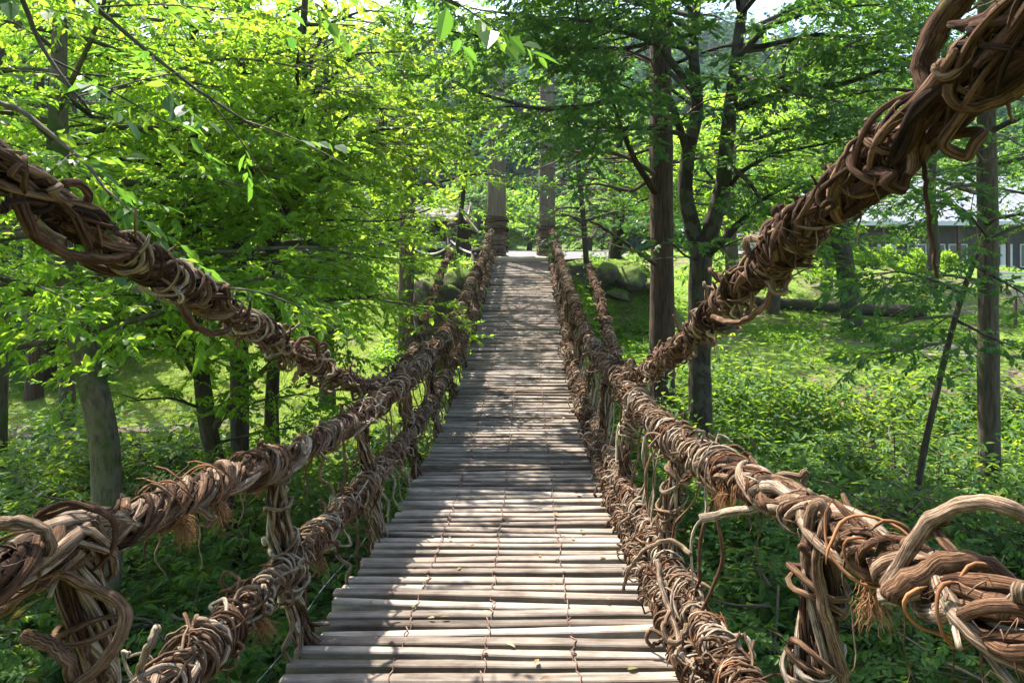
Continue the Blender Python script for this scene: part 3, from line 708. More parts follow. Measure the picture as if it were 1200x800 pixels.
# plaza of pale paving behind the bridge end
mb = MB(); px_ = np.linspace(-9, 9, 40); py_ = np.linspace(23.7, 62, 60); PX, PY = np.meshgrid(px_, py_)
PX = PX*np.interp(PY, [23.7, 27, 34, 62], [.16, .30, .6, .8])-.3
ii = np.arange(59)[:, None]*40; jj = np.arange(39)[None]
mb.add(np.stack([PX, PY, np.maximum(ground_z(PX, PY), 1.86+.004*(PY-23))+.035], -1), np.stack([ii+jj, ii+jj+1, ii+41, ii+40], -1).reshape(-1, 4) if False else np.stack([ii+jj, ii+jj+1, ii+40+jj+1, ii+40+jj], -1).reshape(-1, 4))
tag(mb.build('pavement', plain('pale_paving', (.085, .078, .076), (.125, .115, .112), 2.0, .85, .2, .01)), kind='structure')
# bare earth path on the left bank
mb = MB(); s_ = np.linspace(0, 1, 40); cxp = -24+17.2*s_; cyp = 16.6-2.4*s_**2+.3*np.sin(s_*7)
pw = .75*(1-.75*s_); P0 = np.stack([cxp, cyp-pw], 1); P1 = np.stack([cxp, cyp+pw+.2*np.sin(s_*9)*(1-s_)], 1)
W_ = np.linspace(0, 1, 7)[None, :, None]; PP = P0[:, None]*(1-W_)+P1[:, None]*W_
zz = ground_z(PP[..., 0], PP[..., 1])+.02+.03*np.sin(np.linspace(0, PI, 7))[None]
ii = np.arange(39)[:, None]*7; jj = np.arange(6)[None]
mb.add(np.concatenate([PP, zz[..., None]], -1), np.stack([ii+jj, ii+7+jj, ii+8+jj, ii+jj+1], -1).reshape(-1, 4))
tag(mb.build('path', plain('bare_earth', (.09, .065, .045), (.17, .13, .098), 3, .95, .5, .03)), kind='structure')

# ------------------------------------------------------------------ foliage
def leaf_faces(P, D, Nn, L, Wd, tone, mb, simple=False):
    """P base, D direction, Nn normal (n,3); one folded leaf of two quads (or one kite) each"""
    S = np.cross(D, Nn); S /= np.linalg.norm(S, axis=1, keepdims=True)+1e-9
    U = np.cross(S, D); L = L[:, None]; Wd = Wd[:, None]; n = len(P)
    if simple:
        V = np.stack([P, P+D*L*.45+S*Wd*.5+U*Wd*.1, P+D*L-U*L*.1, P+D*L*.45-S*Wd*.5+U*Wd*.1], 1)
        q = np.arange(4)[None]+(np.arange(n)*4)[:, None]
        mb.add(V, q, None, np.repeat(tone, 4), np.zeros((n*4, 3)))
    else:
        V = np.stack([P, P+D*L*.30+S*Wd*.46+U*Wd*.12, P+D*L*.66+S*Wd*.40+U*(Wd*.1-L*.03), P+D*L-U*L*.10, P+D*L*.66-S*Wd*.40+U*(Wd*.1-L*.03), P+D*L*.30-S*Wd*.46+U*Wd*.12], 1)
        b = (np.arange(n)*6)[:, None]
        q = np.concatenate([b+np.array([[0, 1, 2, 3]]), b+np.array([[0, 3, 4, 5]])])
        mb.add(V, q, None, np.repeat(tone, 6), np.zeros((n*6, 3)))

def unit(v): return v/(np.linalg.norm(v, axis=-1, keepdims=True)+1e-9)

def open_sky(P, r):
    """the canopy is gappy where the photograph has sun on the deck, the lawn and the fern bank"""
    k = np.ones(len(P), bool)
    for z, x0, x1, y0, y1, pr, sc in ((.3, -.85, 1.4, 2.0, 6.5, 1.15, .5), (.1, -1.4, 1.1, 6.5, 17, .45, .7), (1.2, -1.4, 1.1, 17, 24, .6, .7), (-1.0, -10.5, -2.0, 12.5, 24, 1.0, 1.4), (-1.0, 2.0, 9.5, 9.5, 16.5, .8, 1.3), (1.0, .8, 2.4, .3, 5, .5, .6), (.2, .8, 4.6, 18, 23.5, 1.0, .8), (.5, -3.5, -1.2, 15, 23.5, 1.0, .8), (1.9, -4, 4, 23.5, 32, .7, 1)):
        q = P-sdir*((P[:, 2]-z)/sdir[2])[:, None]
        e = .35*(vnoise2(q[:, 0], q[:, 1], 71, .8)-.5)
        ins = (q[:, 0] > x0+e)&(q[:, 0] < x1+e)&(q[:, 1] > y0+e)&(q[:, 1] < y1+e)
        nz = vnoise2(q[:, 0], q[:, 1], 55, sc, 3)
        k &= ~(ins&(nz < .5+(pr-.5)*.42))|(r.random(len(P)) < .06)
    return k

class Tree:
    def __init__(s, seed): 
        s.r = np.random.default_rng(seed); s.tr = MB(); s.tw = []   # twigs: start, dir, len, tone
    def trunk(s, pts, radii, k=14, flare=True):
        P = smooth_path(pts, .12, .8); n = len(P)
        L = np.linspace(0, 1, n); R_ = np.interp(L, np.linspace(0, 1, len(radii)), radii)
        if flare: R_ = R_*(1+.55*np.exp(-L*n*.12/.35))
        R_ = R_*(1+.05*snoise(L[None]*6, s.r.random(1)*50, 1.0)[0])
        s.P, s.R_ = P, R_
        s.tr.tubes(P[None], R_[None], k, np.array([s.r.random()]))
    def limb(s, p0, az, L, rise, r0, bare=.22, curve=0.0, dens=1.0, flat=1.0, sub_len=1.0, twig=(.28, .5), tone0=.5):
        r = s.r; M = 12; t = np.linspace(0, 1, M)
        a = az+curve*t+.18*np.sin(t*5+r.random()*6); st = L/(M-1)
        x = np.concatenate([[0], np.cumsum(np.sin(a[1:])*st)]); y = np.concatenate([[0], np.cumsum(np.cos(a[1:])*st)])
        z = L*(rise*t-.32*rise*t*t)-.03*L*t*t+.03*L*np.sin(t*7+r.random()*6)
        P = np.asarray(p0)+np.stack([x, y, z], 1)
        s.limb_path(P, r0, bare, dens, flat, sub_len, twig, tone0)
    def limb_path(s, P, r0, bare=.22, dens=1.0, flat=1.0, sub_len=1.0, twig=(.28, .5), tone0=.5):
        r = s.r; P = smooth_path(P, .1, .3); M = len(P); t = np.linspace(0, 1, M)
        L = np.sum(np.linalg.norm(np.diff(P, axis=0), axis=1))
        s.tr.tubes(P[None], (r0*(1-t)**.8+.006)[None], 7, np.array([r.random()]))
        nb = max(3, int(L*3.4*dens*(1-bare)))
        subs, rad = [], []
        for q in range(nb+1):
            u = bare+(1-bare)*(q+r.random()*.6)/nb if q < nb else 1.0
            u = min(u, .99); i = min(int(u*(M-1)), M-2); p = P[i]; d = unit(P[min(i+2, M-1)]-P[max(i-2, 0)])
            sd_ = 1 if q % 2 else -1; an = sd_*r.uniform(.6, 1.15) if q < nb else 0
            ca, sa = math.cos(an), math.sin(an); dd = np.array([d[0]*ca-d[1]*sa, d[0]*sa+d[1]*ca, d[2]*.4+r.normal(0, .32)])
            dd = unit(dd); ln = sub_len*L*(.16+.26*(1-u))*r.uniform(.7, 1.2)+.3
            m = 7; tt = np.linspace(0, 1, m)
            side = np.array([-dd[1], dd[0], 0])
            Q = p+dd*(ln*tt)[:, None]+side*(ln*.1*np.sin(tt*3+r.random()*6)*tt)[:, None]; Q[:, 2] -= .1*ln*tt**2
            subs.append(Q); rad.append(np.interp(tt, [0, 1], [max(.006, r0*.28*(1-u)+.006), .003]))
            nt_ = max(3, int(ln*7.5*dens))
            for k in range(nt_+1):
                w_ = .18+.82*(k+r.random()*.5)/nt_ if k < nt_ else 1.0
                w_ = min(w_, .999); f = w_*(m-1); j = int(f); b = Q[j]+(Q[min(j+1, m-1)]-Q[j])*(f-j)
                an2 = (1 if k % 2 else -1)*r.uniform(.5, 1.1) if k < nt_ else r.normal(0, .2)
                c2, s2 = math.cos(an2), math.sin(an2); td = unit(np.array([dd[0]*c2-dd[1]*s2, dd[0]*s2+dd[1]*c2, dd[2]*.3+r.normal(-.08, .4)*flat]))
                s.tw.append((b, td, r.uniform(*twig)*(1.1-.4*w_), tone0+r.normal(0, .16)))
        s.tr.tubes(np.array(subs), np.array(rad), 4, r.random(len(subs)))
    def crown(s, z0, z1, Rr, n, az=(0, 2*PI), rise=(.1, .5), shape=None, r0=.05, **kw):
        for i in range(n):
            u = (i+s.r.random())/n; z = z0+(z1-z0)*u
            j = int(np.argmin(np.abs(s.P[:, 2]-z))); p = s.P[j]
            f = shape(u) if shape else (1-.45*u)
            s.limb(p, az[0]+(az[1]-az[0])*((i*.618034) % 1)+s.r.normal(0, .15), Rr*f*s.r.uniform(.75, 1.15), s.r.uniform(*rise), r0*s.r.uniform(.6, 1.1)*max(.4, f), **kw)
    def finish(s, name, base, label, cat, bark, leaf, group=None, size=.068, per=14, keep=None, simple=False, twigs=True, tilt=.55):
        root = tag(empty(name, base), label, cat, group)
        part(s.tr, 'trunk', bark, root)
        r = s.r
        B = np.array([x[0] for x in s.tw]); D = np.array([x[1] for x in s.tw]); Ln = np.array([x[2] for x in s.tw]); To = np.array([x[3] for x in s.tw])
        k = open_sky(B+D*Ln[:, None]*.5, r); B, D, Ln, To = B[k], D[k], Ln[k], To[k]
        cm = MB()
        n = len(B)
        i = np.arange(per)
        t = ((i+.6)/per)[None]*np.ones((n, 1)); sgn = np.where(i % 2, 1.0, -1.0)[None]*np.ones((n, 1)); sgn[:, -1] = 0
        ang = sgn*r.uniform(.6, 1.15, (n, per))
        P = B[:, None]+D[:, None]*(Ln[:, None]*t)[..., None]; P[..., 2] -= .12*Ln[:, None]*t**2
        ca, sa = np.cos(ang), np.sin(ang)
        LD = np.stack([D[:, None, 0]*ca-D[:, None, 1]*sa, D[:, None, 0]*sa+D[:, None, 1]*ca, D[:, None, 2]+r.normal(-.28, .3, (n, per))], -1)
        LD = unit(LD); NN = unit(np.stack([r.normal(0, tilt, (n, per)), r.normal(0, tilt, (n, per)), np.ones((n, per))], -1))
        L = size*np.clip(r.lognormal(-.05, .32, (n, per)), .35, 1.7); W_ = L*r.uniform(.45, .62, (n, per))
        tone = np.clip(To[:, None]+r.normal(0, .12, (n, per)), 0, 1)
        leaf_faces(P.reshape(-1, 3), LD.reshape(-1, 3), NN.reshape(-1, 3), L.ravel(), W_.ravel(), tone.ravel(), cm, simple)
        s.nleaf = n*per
        part(cm, 'crown', leaf, root, smooth=False)
        return root

def gz(x, y): return float(ground_z(np.array([x]), np.array([y]))[0])
def trunk_pts(pxs, d, top_z=None, lean=(0, 0)):
    """pixel points of a trunk at distance d; first point is the foot, continued into the ground"""
    P = [at(x, y, d) for x, y in pxs]
    P[0][2] = min(P[0][2], gz(P[0][0], d)+.02); P.insert(0, P[0]+np.array([0, 0, -.5]))
    if top_z is not None:
        e = P[-1].copy(); e[2] = top_z; e[0] += lean[0]; e[1] += lean[1]; P.append(e)
    return P

CROWN_LEAVES = 0
# ------- left bank
def mk(name, seed, pts, radii, crowns, label, bark, leaf, cat='tree', group=None, extra=None, **kw):
    T = Tree(seed); T.trunk(pts, radii)
    for c in crowns: T.crown(**c)
    if extra: extra(T)
    base = np.asarray(pts[0])+np.array([0, 0, .5])
    o = T.finish(name, tuple(base), label, cat, bark, leaf, group, **kw)
    global CROWN_LEAVES; CROWN_LEAVES += T.nleaf
    return o

# big mottled tree by the left handrail
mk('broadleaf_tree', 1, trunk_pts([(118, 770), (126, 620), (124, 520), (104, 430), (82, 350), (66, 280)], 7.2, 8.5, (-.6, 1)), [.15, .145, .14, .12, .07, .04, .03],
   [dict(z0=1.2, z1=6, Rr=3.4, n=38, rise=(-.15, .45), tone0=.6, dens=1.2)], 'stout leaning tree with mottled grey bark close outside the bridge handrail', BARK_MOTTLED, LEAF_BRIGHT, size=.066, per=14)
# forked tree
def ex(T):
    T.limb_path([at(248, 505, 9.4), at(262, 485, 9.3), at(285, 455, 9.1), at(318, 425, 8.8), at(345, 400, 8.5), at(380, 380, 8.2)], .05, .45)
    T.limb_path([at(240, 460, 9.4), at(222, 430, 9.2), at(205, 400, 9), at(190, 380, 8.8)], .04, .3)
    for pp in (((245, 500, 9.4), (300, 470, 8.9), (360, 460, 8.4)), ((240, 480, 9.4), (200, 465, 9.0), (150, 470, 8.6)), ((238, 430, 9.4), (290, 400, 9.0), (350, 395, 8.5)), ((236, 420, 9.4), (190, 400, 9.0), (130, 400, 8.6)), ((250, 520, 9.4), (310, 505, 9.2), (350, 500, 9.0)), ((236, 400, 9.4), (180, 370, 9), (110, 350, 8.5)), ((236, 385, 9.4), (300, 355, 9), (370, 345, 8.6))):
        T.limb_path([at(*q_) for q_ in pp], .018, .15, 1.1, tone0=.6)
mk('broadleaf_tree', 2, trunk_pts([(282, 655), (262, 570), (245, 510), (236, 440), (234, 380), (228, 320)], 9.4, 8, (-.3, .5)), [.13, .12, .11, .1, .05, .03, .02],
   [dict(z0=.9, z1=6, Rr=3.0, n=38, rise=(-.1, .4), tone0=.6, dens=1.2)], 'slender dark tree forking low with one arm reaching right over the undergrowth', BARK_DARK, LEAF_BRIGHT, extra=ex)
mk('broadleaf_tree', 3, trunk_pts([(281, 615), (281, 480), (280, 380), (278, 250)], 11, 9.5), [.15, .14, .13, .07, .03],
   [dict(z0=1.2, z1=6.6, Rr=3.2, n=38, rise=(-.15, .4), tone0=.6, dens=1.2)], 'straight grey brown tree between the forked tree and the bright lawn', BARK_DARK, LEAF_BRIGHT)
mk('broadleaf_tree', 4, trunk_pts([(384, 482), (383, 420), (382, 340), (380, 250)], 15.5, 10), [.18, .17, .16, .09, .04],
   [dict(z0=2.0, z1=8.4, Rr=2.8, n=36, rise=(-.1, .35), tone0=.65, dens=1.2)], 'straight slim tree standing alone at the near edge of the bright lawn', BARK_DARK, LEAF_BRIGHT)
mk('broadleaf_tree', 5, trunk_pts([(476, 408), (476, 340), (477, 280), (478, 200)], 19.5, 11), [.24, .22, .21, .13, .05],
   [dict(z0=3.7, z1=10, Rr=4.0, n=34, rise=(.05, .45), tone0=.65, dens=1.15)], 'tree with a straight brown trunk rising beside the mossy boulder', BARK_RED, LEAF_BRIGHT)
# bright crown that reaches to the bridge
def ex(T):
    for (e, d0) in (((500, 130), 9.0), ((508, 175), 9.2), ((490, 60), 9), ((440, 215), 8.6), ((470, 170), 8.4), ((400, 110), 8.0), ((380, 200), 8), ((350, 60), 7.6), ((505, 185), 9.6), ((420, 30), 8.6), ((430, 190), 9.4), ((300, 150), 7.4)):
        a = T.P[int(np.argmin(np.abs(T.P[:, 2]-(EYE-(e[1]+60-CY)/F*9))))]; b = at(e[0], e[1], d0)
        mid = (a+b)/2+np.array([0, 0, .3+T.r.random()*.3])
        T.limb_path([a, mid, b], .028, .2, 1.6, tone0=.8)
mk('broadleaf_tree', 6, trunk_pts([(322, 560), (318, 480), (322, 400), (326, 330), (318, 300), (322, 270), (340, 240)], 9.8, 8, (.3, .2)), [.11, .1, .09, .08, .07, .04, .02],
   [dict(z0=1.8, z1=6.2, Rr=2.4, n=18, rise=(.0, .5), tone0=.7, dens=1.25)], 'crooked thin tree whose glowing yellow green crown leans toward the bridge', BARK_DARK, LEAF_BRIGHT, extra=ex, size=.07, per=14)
# overhanging boughs from a tree out of frame on the left, close to the camera
def ex(T):
    T.limb_path([at(-320, 300, 4.4), at(-60, 110, 4.4), at(20, 125, 4.4), at(100, 190, 4.3), at(130, 230, 4.2)], .03, .3, .7, sub_len=.7)
    T.limb_path([at(-320, 250, 4.2), at(-80, -60, 4), at(20, -20, 3.9), at(45, 50, 3.9), at(80, 100, 3.8), at(105, 130, 3.8)], .03, .35, .6, sub_len=.6)
    T.limb_path([at(-320, 250, 4.6), at(-60, -120, 4.6), at(80, -20, 4.6), at(160, 50, 4.6), at(230, 105, 4.5), at(300, 150, 4.4)], .03, .4, .6, sub_len=.6)
    T.limb_path([at(-300, 100, 3.4), at(0, -160, 3.4), at(250, -80, 3.3), at(430, -40, 3.2), at(500, -12, 3.1), at(538, 8, 3.0)], .03, .5, .6, sub_len=.4)
mk('broadleaf_tree', 7, [(-5.4, 4.5, -2.9), (-5.3, 4.5, -1), (-5.2, 4.4, 2), (-5.0, 4.3, 5), (-4.8, 4.3, 8)], [.2, .18, .16, .12, .05],
   [dict(z0=4.8, z1=8, Rr=2.2, n=4, rise=(.1, .6))], 'overhanging boughs with large leaves dangling from above beside the near cable', BARK_DARK, LEAF_MID, extra=ex, size=.1, per=8)
# dim trunks deeper in the left wood
for i, (px, py, d, r, lb) in enumerate(((0, 500, 13, .12, 'grey pole trunk cut by the edge of the photo, its foot in shrubs'), (78, 522, 15, .17, 'dark straight trunk half hidden behind the mottled leaning tree'),
    (40, 458, 17.6, .2, 'thick brown conifer trunk at the dark wood edge beyond the bare path'), (59, 455, 19, .15, 'narrower conifer trunk just right of the thick brown one beyond the path'),
    (122, 440, 19.5, .2, 'dark conifer trunk seen right behind the leaning mottled tree'), (141, 440, 22, .16, 'pale trunk in the shade left of a leafy gap above the lawn'),
    (185, 425, 23, .2, 'dark trunk at the back of the lawn nearest the slender forked tree'), (203, 420, 25, .17, 'thin pale trunk furthest back behind the lawn'), (16, 450, 22, .22, 'shaded conifer trunk deepest in the wood at far left'))):
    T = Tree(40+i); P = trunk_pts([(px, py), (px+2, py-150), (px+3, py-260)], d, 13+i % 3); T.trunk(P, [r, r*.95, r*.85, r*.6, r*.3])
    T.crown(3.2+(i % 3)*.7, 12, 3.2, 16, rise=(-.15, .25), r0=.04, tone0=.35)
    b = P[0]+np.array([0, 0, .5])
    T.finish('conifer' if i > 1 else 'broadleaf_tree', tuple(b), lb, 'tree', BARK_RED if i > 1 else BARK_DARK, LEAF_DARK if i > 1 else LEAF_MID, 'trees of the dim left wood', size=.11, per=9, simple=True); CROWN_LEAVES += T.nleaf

# ------- right bank
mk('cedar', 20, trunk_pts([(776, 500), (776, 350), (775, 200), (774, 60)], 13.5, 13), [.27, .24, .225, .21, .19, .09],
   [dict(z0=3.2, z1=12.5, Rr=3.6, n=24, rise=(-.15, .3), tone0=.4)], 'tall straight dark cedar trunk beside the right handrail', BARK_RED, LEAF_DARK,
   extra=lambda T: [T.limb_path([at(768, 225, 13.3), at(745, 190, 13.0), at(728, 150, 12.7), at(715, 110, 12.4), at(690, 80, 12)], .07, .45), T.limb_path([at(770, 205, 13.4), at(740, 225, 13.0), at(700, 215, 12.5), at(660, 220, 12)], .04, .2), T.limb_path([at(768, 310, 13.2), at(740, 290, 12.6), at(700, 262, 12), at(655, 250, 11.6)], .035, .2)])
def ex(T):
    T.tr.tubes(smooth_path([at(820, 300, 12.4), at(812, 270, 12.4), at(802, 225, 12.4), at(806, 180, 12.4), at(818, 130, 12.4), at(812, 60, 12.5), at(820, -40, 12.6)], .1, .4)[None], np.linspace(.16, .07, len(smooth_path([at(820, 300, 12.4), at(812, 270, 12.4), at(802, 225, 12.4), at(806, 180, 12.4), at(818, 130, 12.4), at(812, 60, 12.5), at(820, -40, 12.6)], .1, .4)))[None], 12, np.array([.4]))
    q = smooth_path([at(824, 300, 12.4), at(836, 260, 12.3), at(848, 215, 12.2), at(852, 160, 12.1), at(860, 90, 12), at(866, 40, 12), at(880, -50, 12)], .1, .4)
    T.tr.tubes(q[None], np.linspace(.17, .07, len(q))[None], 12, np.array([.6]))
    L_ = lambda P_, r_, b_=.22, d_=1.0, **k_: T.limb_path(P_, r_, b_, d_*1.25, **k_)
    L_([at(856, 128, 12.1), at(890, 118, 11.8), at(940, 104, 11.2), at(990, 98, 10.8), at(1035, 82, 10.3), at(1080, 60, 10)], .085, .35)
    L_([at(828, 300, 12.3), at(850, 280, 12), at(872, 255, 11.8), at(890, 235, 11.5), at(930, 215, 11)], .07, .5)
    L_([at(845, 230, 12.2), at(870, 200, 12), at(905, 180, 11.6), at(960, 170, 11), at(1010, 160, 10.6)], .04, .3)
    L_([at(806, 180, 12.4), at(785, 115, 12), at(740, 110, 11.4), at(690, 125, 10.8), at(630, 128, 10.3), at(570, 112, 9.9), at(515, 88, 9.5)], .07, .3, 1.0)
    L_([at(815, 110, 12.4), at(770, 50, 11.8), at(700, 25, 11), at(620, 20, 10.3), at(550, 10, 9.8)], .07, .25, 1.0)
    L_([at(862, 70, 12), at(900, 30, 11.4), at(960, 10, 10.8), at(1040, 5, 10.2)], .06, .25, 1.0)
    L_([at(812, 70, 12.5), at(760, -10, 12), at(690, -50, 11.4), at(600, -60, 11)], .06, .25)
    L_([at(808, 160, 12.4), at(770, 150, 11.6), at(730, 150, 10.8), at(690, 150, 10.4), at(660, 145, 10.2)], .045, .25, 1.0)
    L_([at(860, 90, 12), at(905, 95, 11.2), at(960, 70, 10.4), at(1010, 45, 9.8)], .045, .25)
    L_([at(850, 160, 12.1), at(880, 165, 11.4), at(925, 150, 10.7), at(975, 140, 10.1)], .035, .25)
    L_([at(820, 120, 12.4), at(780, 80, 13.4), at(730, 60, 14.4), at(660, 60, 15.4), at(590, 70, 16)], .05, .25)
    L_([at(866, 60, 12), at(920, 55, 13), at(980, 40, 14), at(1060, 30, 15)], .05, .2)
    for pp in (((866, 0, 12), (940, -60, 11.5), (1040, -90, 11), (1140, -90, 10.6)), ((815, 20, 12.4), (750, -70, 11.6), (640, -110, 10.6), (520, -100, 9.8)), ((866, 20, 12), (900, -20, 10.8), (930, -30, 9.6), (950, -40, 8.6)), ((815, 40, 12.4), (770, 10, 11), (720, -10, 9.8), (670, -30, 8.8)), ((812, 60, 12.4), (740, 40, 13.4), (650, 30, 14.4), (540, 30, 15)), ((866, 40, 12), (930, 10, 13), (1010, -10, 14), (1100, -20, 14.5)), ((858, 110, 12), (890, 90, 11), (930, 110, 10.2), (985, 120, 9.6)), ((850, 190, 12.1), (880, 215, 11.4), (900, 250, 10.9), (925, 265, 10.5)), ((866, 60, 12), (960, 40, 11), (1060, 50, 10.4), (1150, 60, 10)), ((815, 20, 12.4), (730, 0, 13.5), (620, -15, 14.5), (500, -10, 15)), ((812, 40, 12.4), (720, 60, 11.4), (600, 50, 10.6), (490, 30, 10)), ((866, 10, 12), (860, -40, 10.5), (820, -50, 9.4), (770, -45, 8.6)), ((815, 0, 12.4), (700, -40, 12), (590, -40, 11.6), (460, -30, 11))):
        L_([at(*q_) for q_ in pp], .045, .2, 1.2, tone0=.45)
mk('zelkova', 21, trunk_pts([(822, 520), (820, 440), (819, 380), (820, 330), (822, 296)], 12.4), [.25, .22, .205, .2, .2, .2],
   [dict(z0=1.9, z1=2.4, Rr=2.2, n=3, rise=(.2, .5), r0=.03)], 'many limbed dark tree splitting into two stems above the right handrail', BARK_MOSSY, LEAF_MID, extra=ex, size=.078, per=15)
def ex(T):
    T.limb_path([at(985, 270, 23.5), at(1003, 255, 23.3), at(1025, 235, 23), at(1050, 200, 22.6)], .12, .4)
    T.limb_path([at(978, 260, 23.5), at(960, 230, 23), at(935, 205, 22.5)], .1, .4)
mk('broadleaf_tree', 22, trunk_pts([(1000, 386), (995, 340), (988, 295), (980, 262)], 23.5, 6.5, (-.5, 0)), [.38, .33, .31, .28, .22, .06],
   [dict(z0=2.0, z1=6, Rr=3.4, n=14, rise=(.1, .5))], 'short thick tree on bare soil in front of the rounded shrubs', BARK_DARK, LEAF_MID, extra=ex, size=.1, simple=True)
mk('broadleaf_tree', 23, trunk_pts([(1160, 580), (1158, 420), (1158, 280), (1156, 165)], 11, 9), [.17, .155, .15, .14, .12, .05],
   [dict(z0=3.2, z1=8.0, Rr=3.2, n=20, az=(0, 2*PI), rise=(-.05, .35))], 'straight grey green trunk standing right of the thin leaning stem', BARK_DARK, LEAF_MID,
   extra=lambda T: [T.limb_path([at(1156, 262, 10.9), at(1170, 255, 10.5), at(1200, 250, 10), at(1240, 252, 9.5)], .03, .2), T.limb_path([at(1154, 215, 10.9), at(1120, 218, 10.4), at(1080, 235, 10)], .025, .2), T.limb_path([at(1154, 330, 10.9), at(1110, 322, 10.3), at(1060, 330, 9.8), at(1020, 336, 9.5)], .025, .15)])
T = Tree(24); T.trunk(trunk_pts([(1064, 572), (1082, 530), (1102, 440), (1112, 400), (1120, 370), (1136, 320), (1146, 296), (1158, 280), (1178, 270), (1205, 262)], 10), [.055, .05, .05, .045, .045, .04, .04, .03, .02])
T.limb_path([at(1130, 345, 10), at(1100, 330, 9.7), at(1060, 318, 9.4), at(1010, 322, 9.1)], .02, .15); T.limb_path([at(1122, 370, 10), at(1080, 372, 9.6), at(1035, 385, 9.3)], .02, .15); T.limb_path([at(1160, 280, 10), at(1130, 245, 9.6), at(1090, 235, 9.2)], .02, .2)
T.limb_path([at(1140, 310, 10), at(1175, 330, 9.6), at(1210, 350, 9.3)], .02, .15); T.limb_path([at(1120, 375, 10), at(1160, 395, 9.7), at(1200, 410, 9.3)], .02, .15); T.limb_path([at(1112, 400, 10), at(1060, 410, 9.7), at(1020, 415, 9.3)], .02, .15)
T.finish('sapling', tuple(at(1064, 572, 10)), 'thin crooked sapling leaning right across the right bank', 'sapling', BARK_DARK, LEAF_MID, None, size=.085); CROWN_LEAVES += T.nleaf
# slim trees by the far end
mk('broadleaf_tree', 25, trunk_pts([(534, 300), (540, 250), (546, 200), (552, 150), (556, 80)], 24.2, 10), [.1, .09, .085, .08, .06, .03],
   [dict(z0=4.8, z1=9.5, Rr=3.0, n=16, rise=(.0, .4))], 'thin leaning trunk in front of the little roofed hut', BARK_DARK, LEAF_DARK, size=.11, simple=True)
mk('broadleaf_tree', 26, trunk_pts([(688, 312), (684, 260), (678, 200), (674, 140)], 22.6, 9.5), [.1, .09, .085, .07, .03],
   [dict(z0=2.7, z1=9, Rr=3.0, n=26, rise=(-.1, .35))], 'thin dark tree growing behind the stone wall right of the bridge end', BARK_DARK, LEAF_MID, size=.1, simple=True)
# two bushy trees beyond, right of the towers
for i, (px, d, zt, Rr, lb, lf) in enumerate(((720, 27, 8, 3.4, 'leafy green tree behind the stone wall and the cedar trunk', LEAF_MID), (905, 27, 8.5, 3.8, 'light yellow green tree seen behind the forked dark tree', LEAF_BRIGHT), (968, 31, 11.5, 4.6, 'tall tree added for shade behind the short thick tree and the shrubs', LEAF_MID), (852, 24, 8.2, 4.0, 'spreading tree filling the gap between the two dark stems', LEAF_BRIGHT),  # the tall tree behind the shrubs is added to shade the right bank
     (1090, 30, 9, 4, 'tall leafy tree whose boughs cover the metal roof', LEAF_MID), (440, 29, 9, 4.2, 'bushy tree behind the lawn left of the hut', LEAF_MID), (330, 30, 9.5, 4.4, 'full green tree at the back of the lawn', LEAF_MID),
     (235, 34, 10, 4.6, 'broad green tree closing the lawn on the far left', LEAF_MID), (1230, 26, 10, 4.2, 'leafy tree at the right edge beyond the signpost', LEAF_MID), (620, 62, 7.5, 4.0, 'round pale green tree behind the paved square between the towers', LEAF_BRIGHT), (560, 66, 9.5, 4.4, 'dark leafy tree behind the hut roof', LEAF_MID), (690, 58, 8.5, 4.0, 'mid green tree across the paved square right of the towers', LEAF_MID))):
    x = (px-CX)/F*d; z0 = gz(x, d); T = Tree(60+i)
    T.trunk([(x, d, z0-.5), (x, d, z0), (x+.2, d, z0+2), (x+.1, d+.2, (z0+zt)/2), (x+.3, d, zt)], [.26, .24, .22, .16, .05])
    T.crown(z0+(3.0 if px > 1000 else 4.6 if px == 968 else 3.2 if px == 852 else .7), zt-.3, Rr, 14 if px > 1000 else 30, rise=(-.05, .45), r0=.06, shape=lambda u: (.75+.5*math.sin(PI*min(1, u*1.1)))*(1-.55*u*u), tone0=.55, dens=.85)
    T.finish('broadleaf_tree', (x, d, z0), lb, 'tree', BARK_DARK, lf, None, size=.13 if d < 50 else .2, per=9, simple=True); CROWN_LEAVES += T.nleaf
print('crown leaves', CROWN_LEAVES)

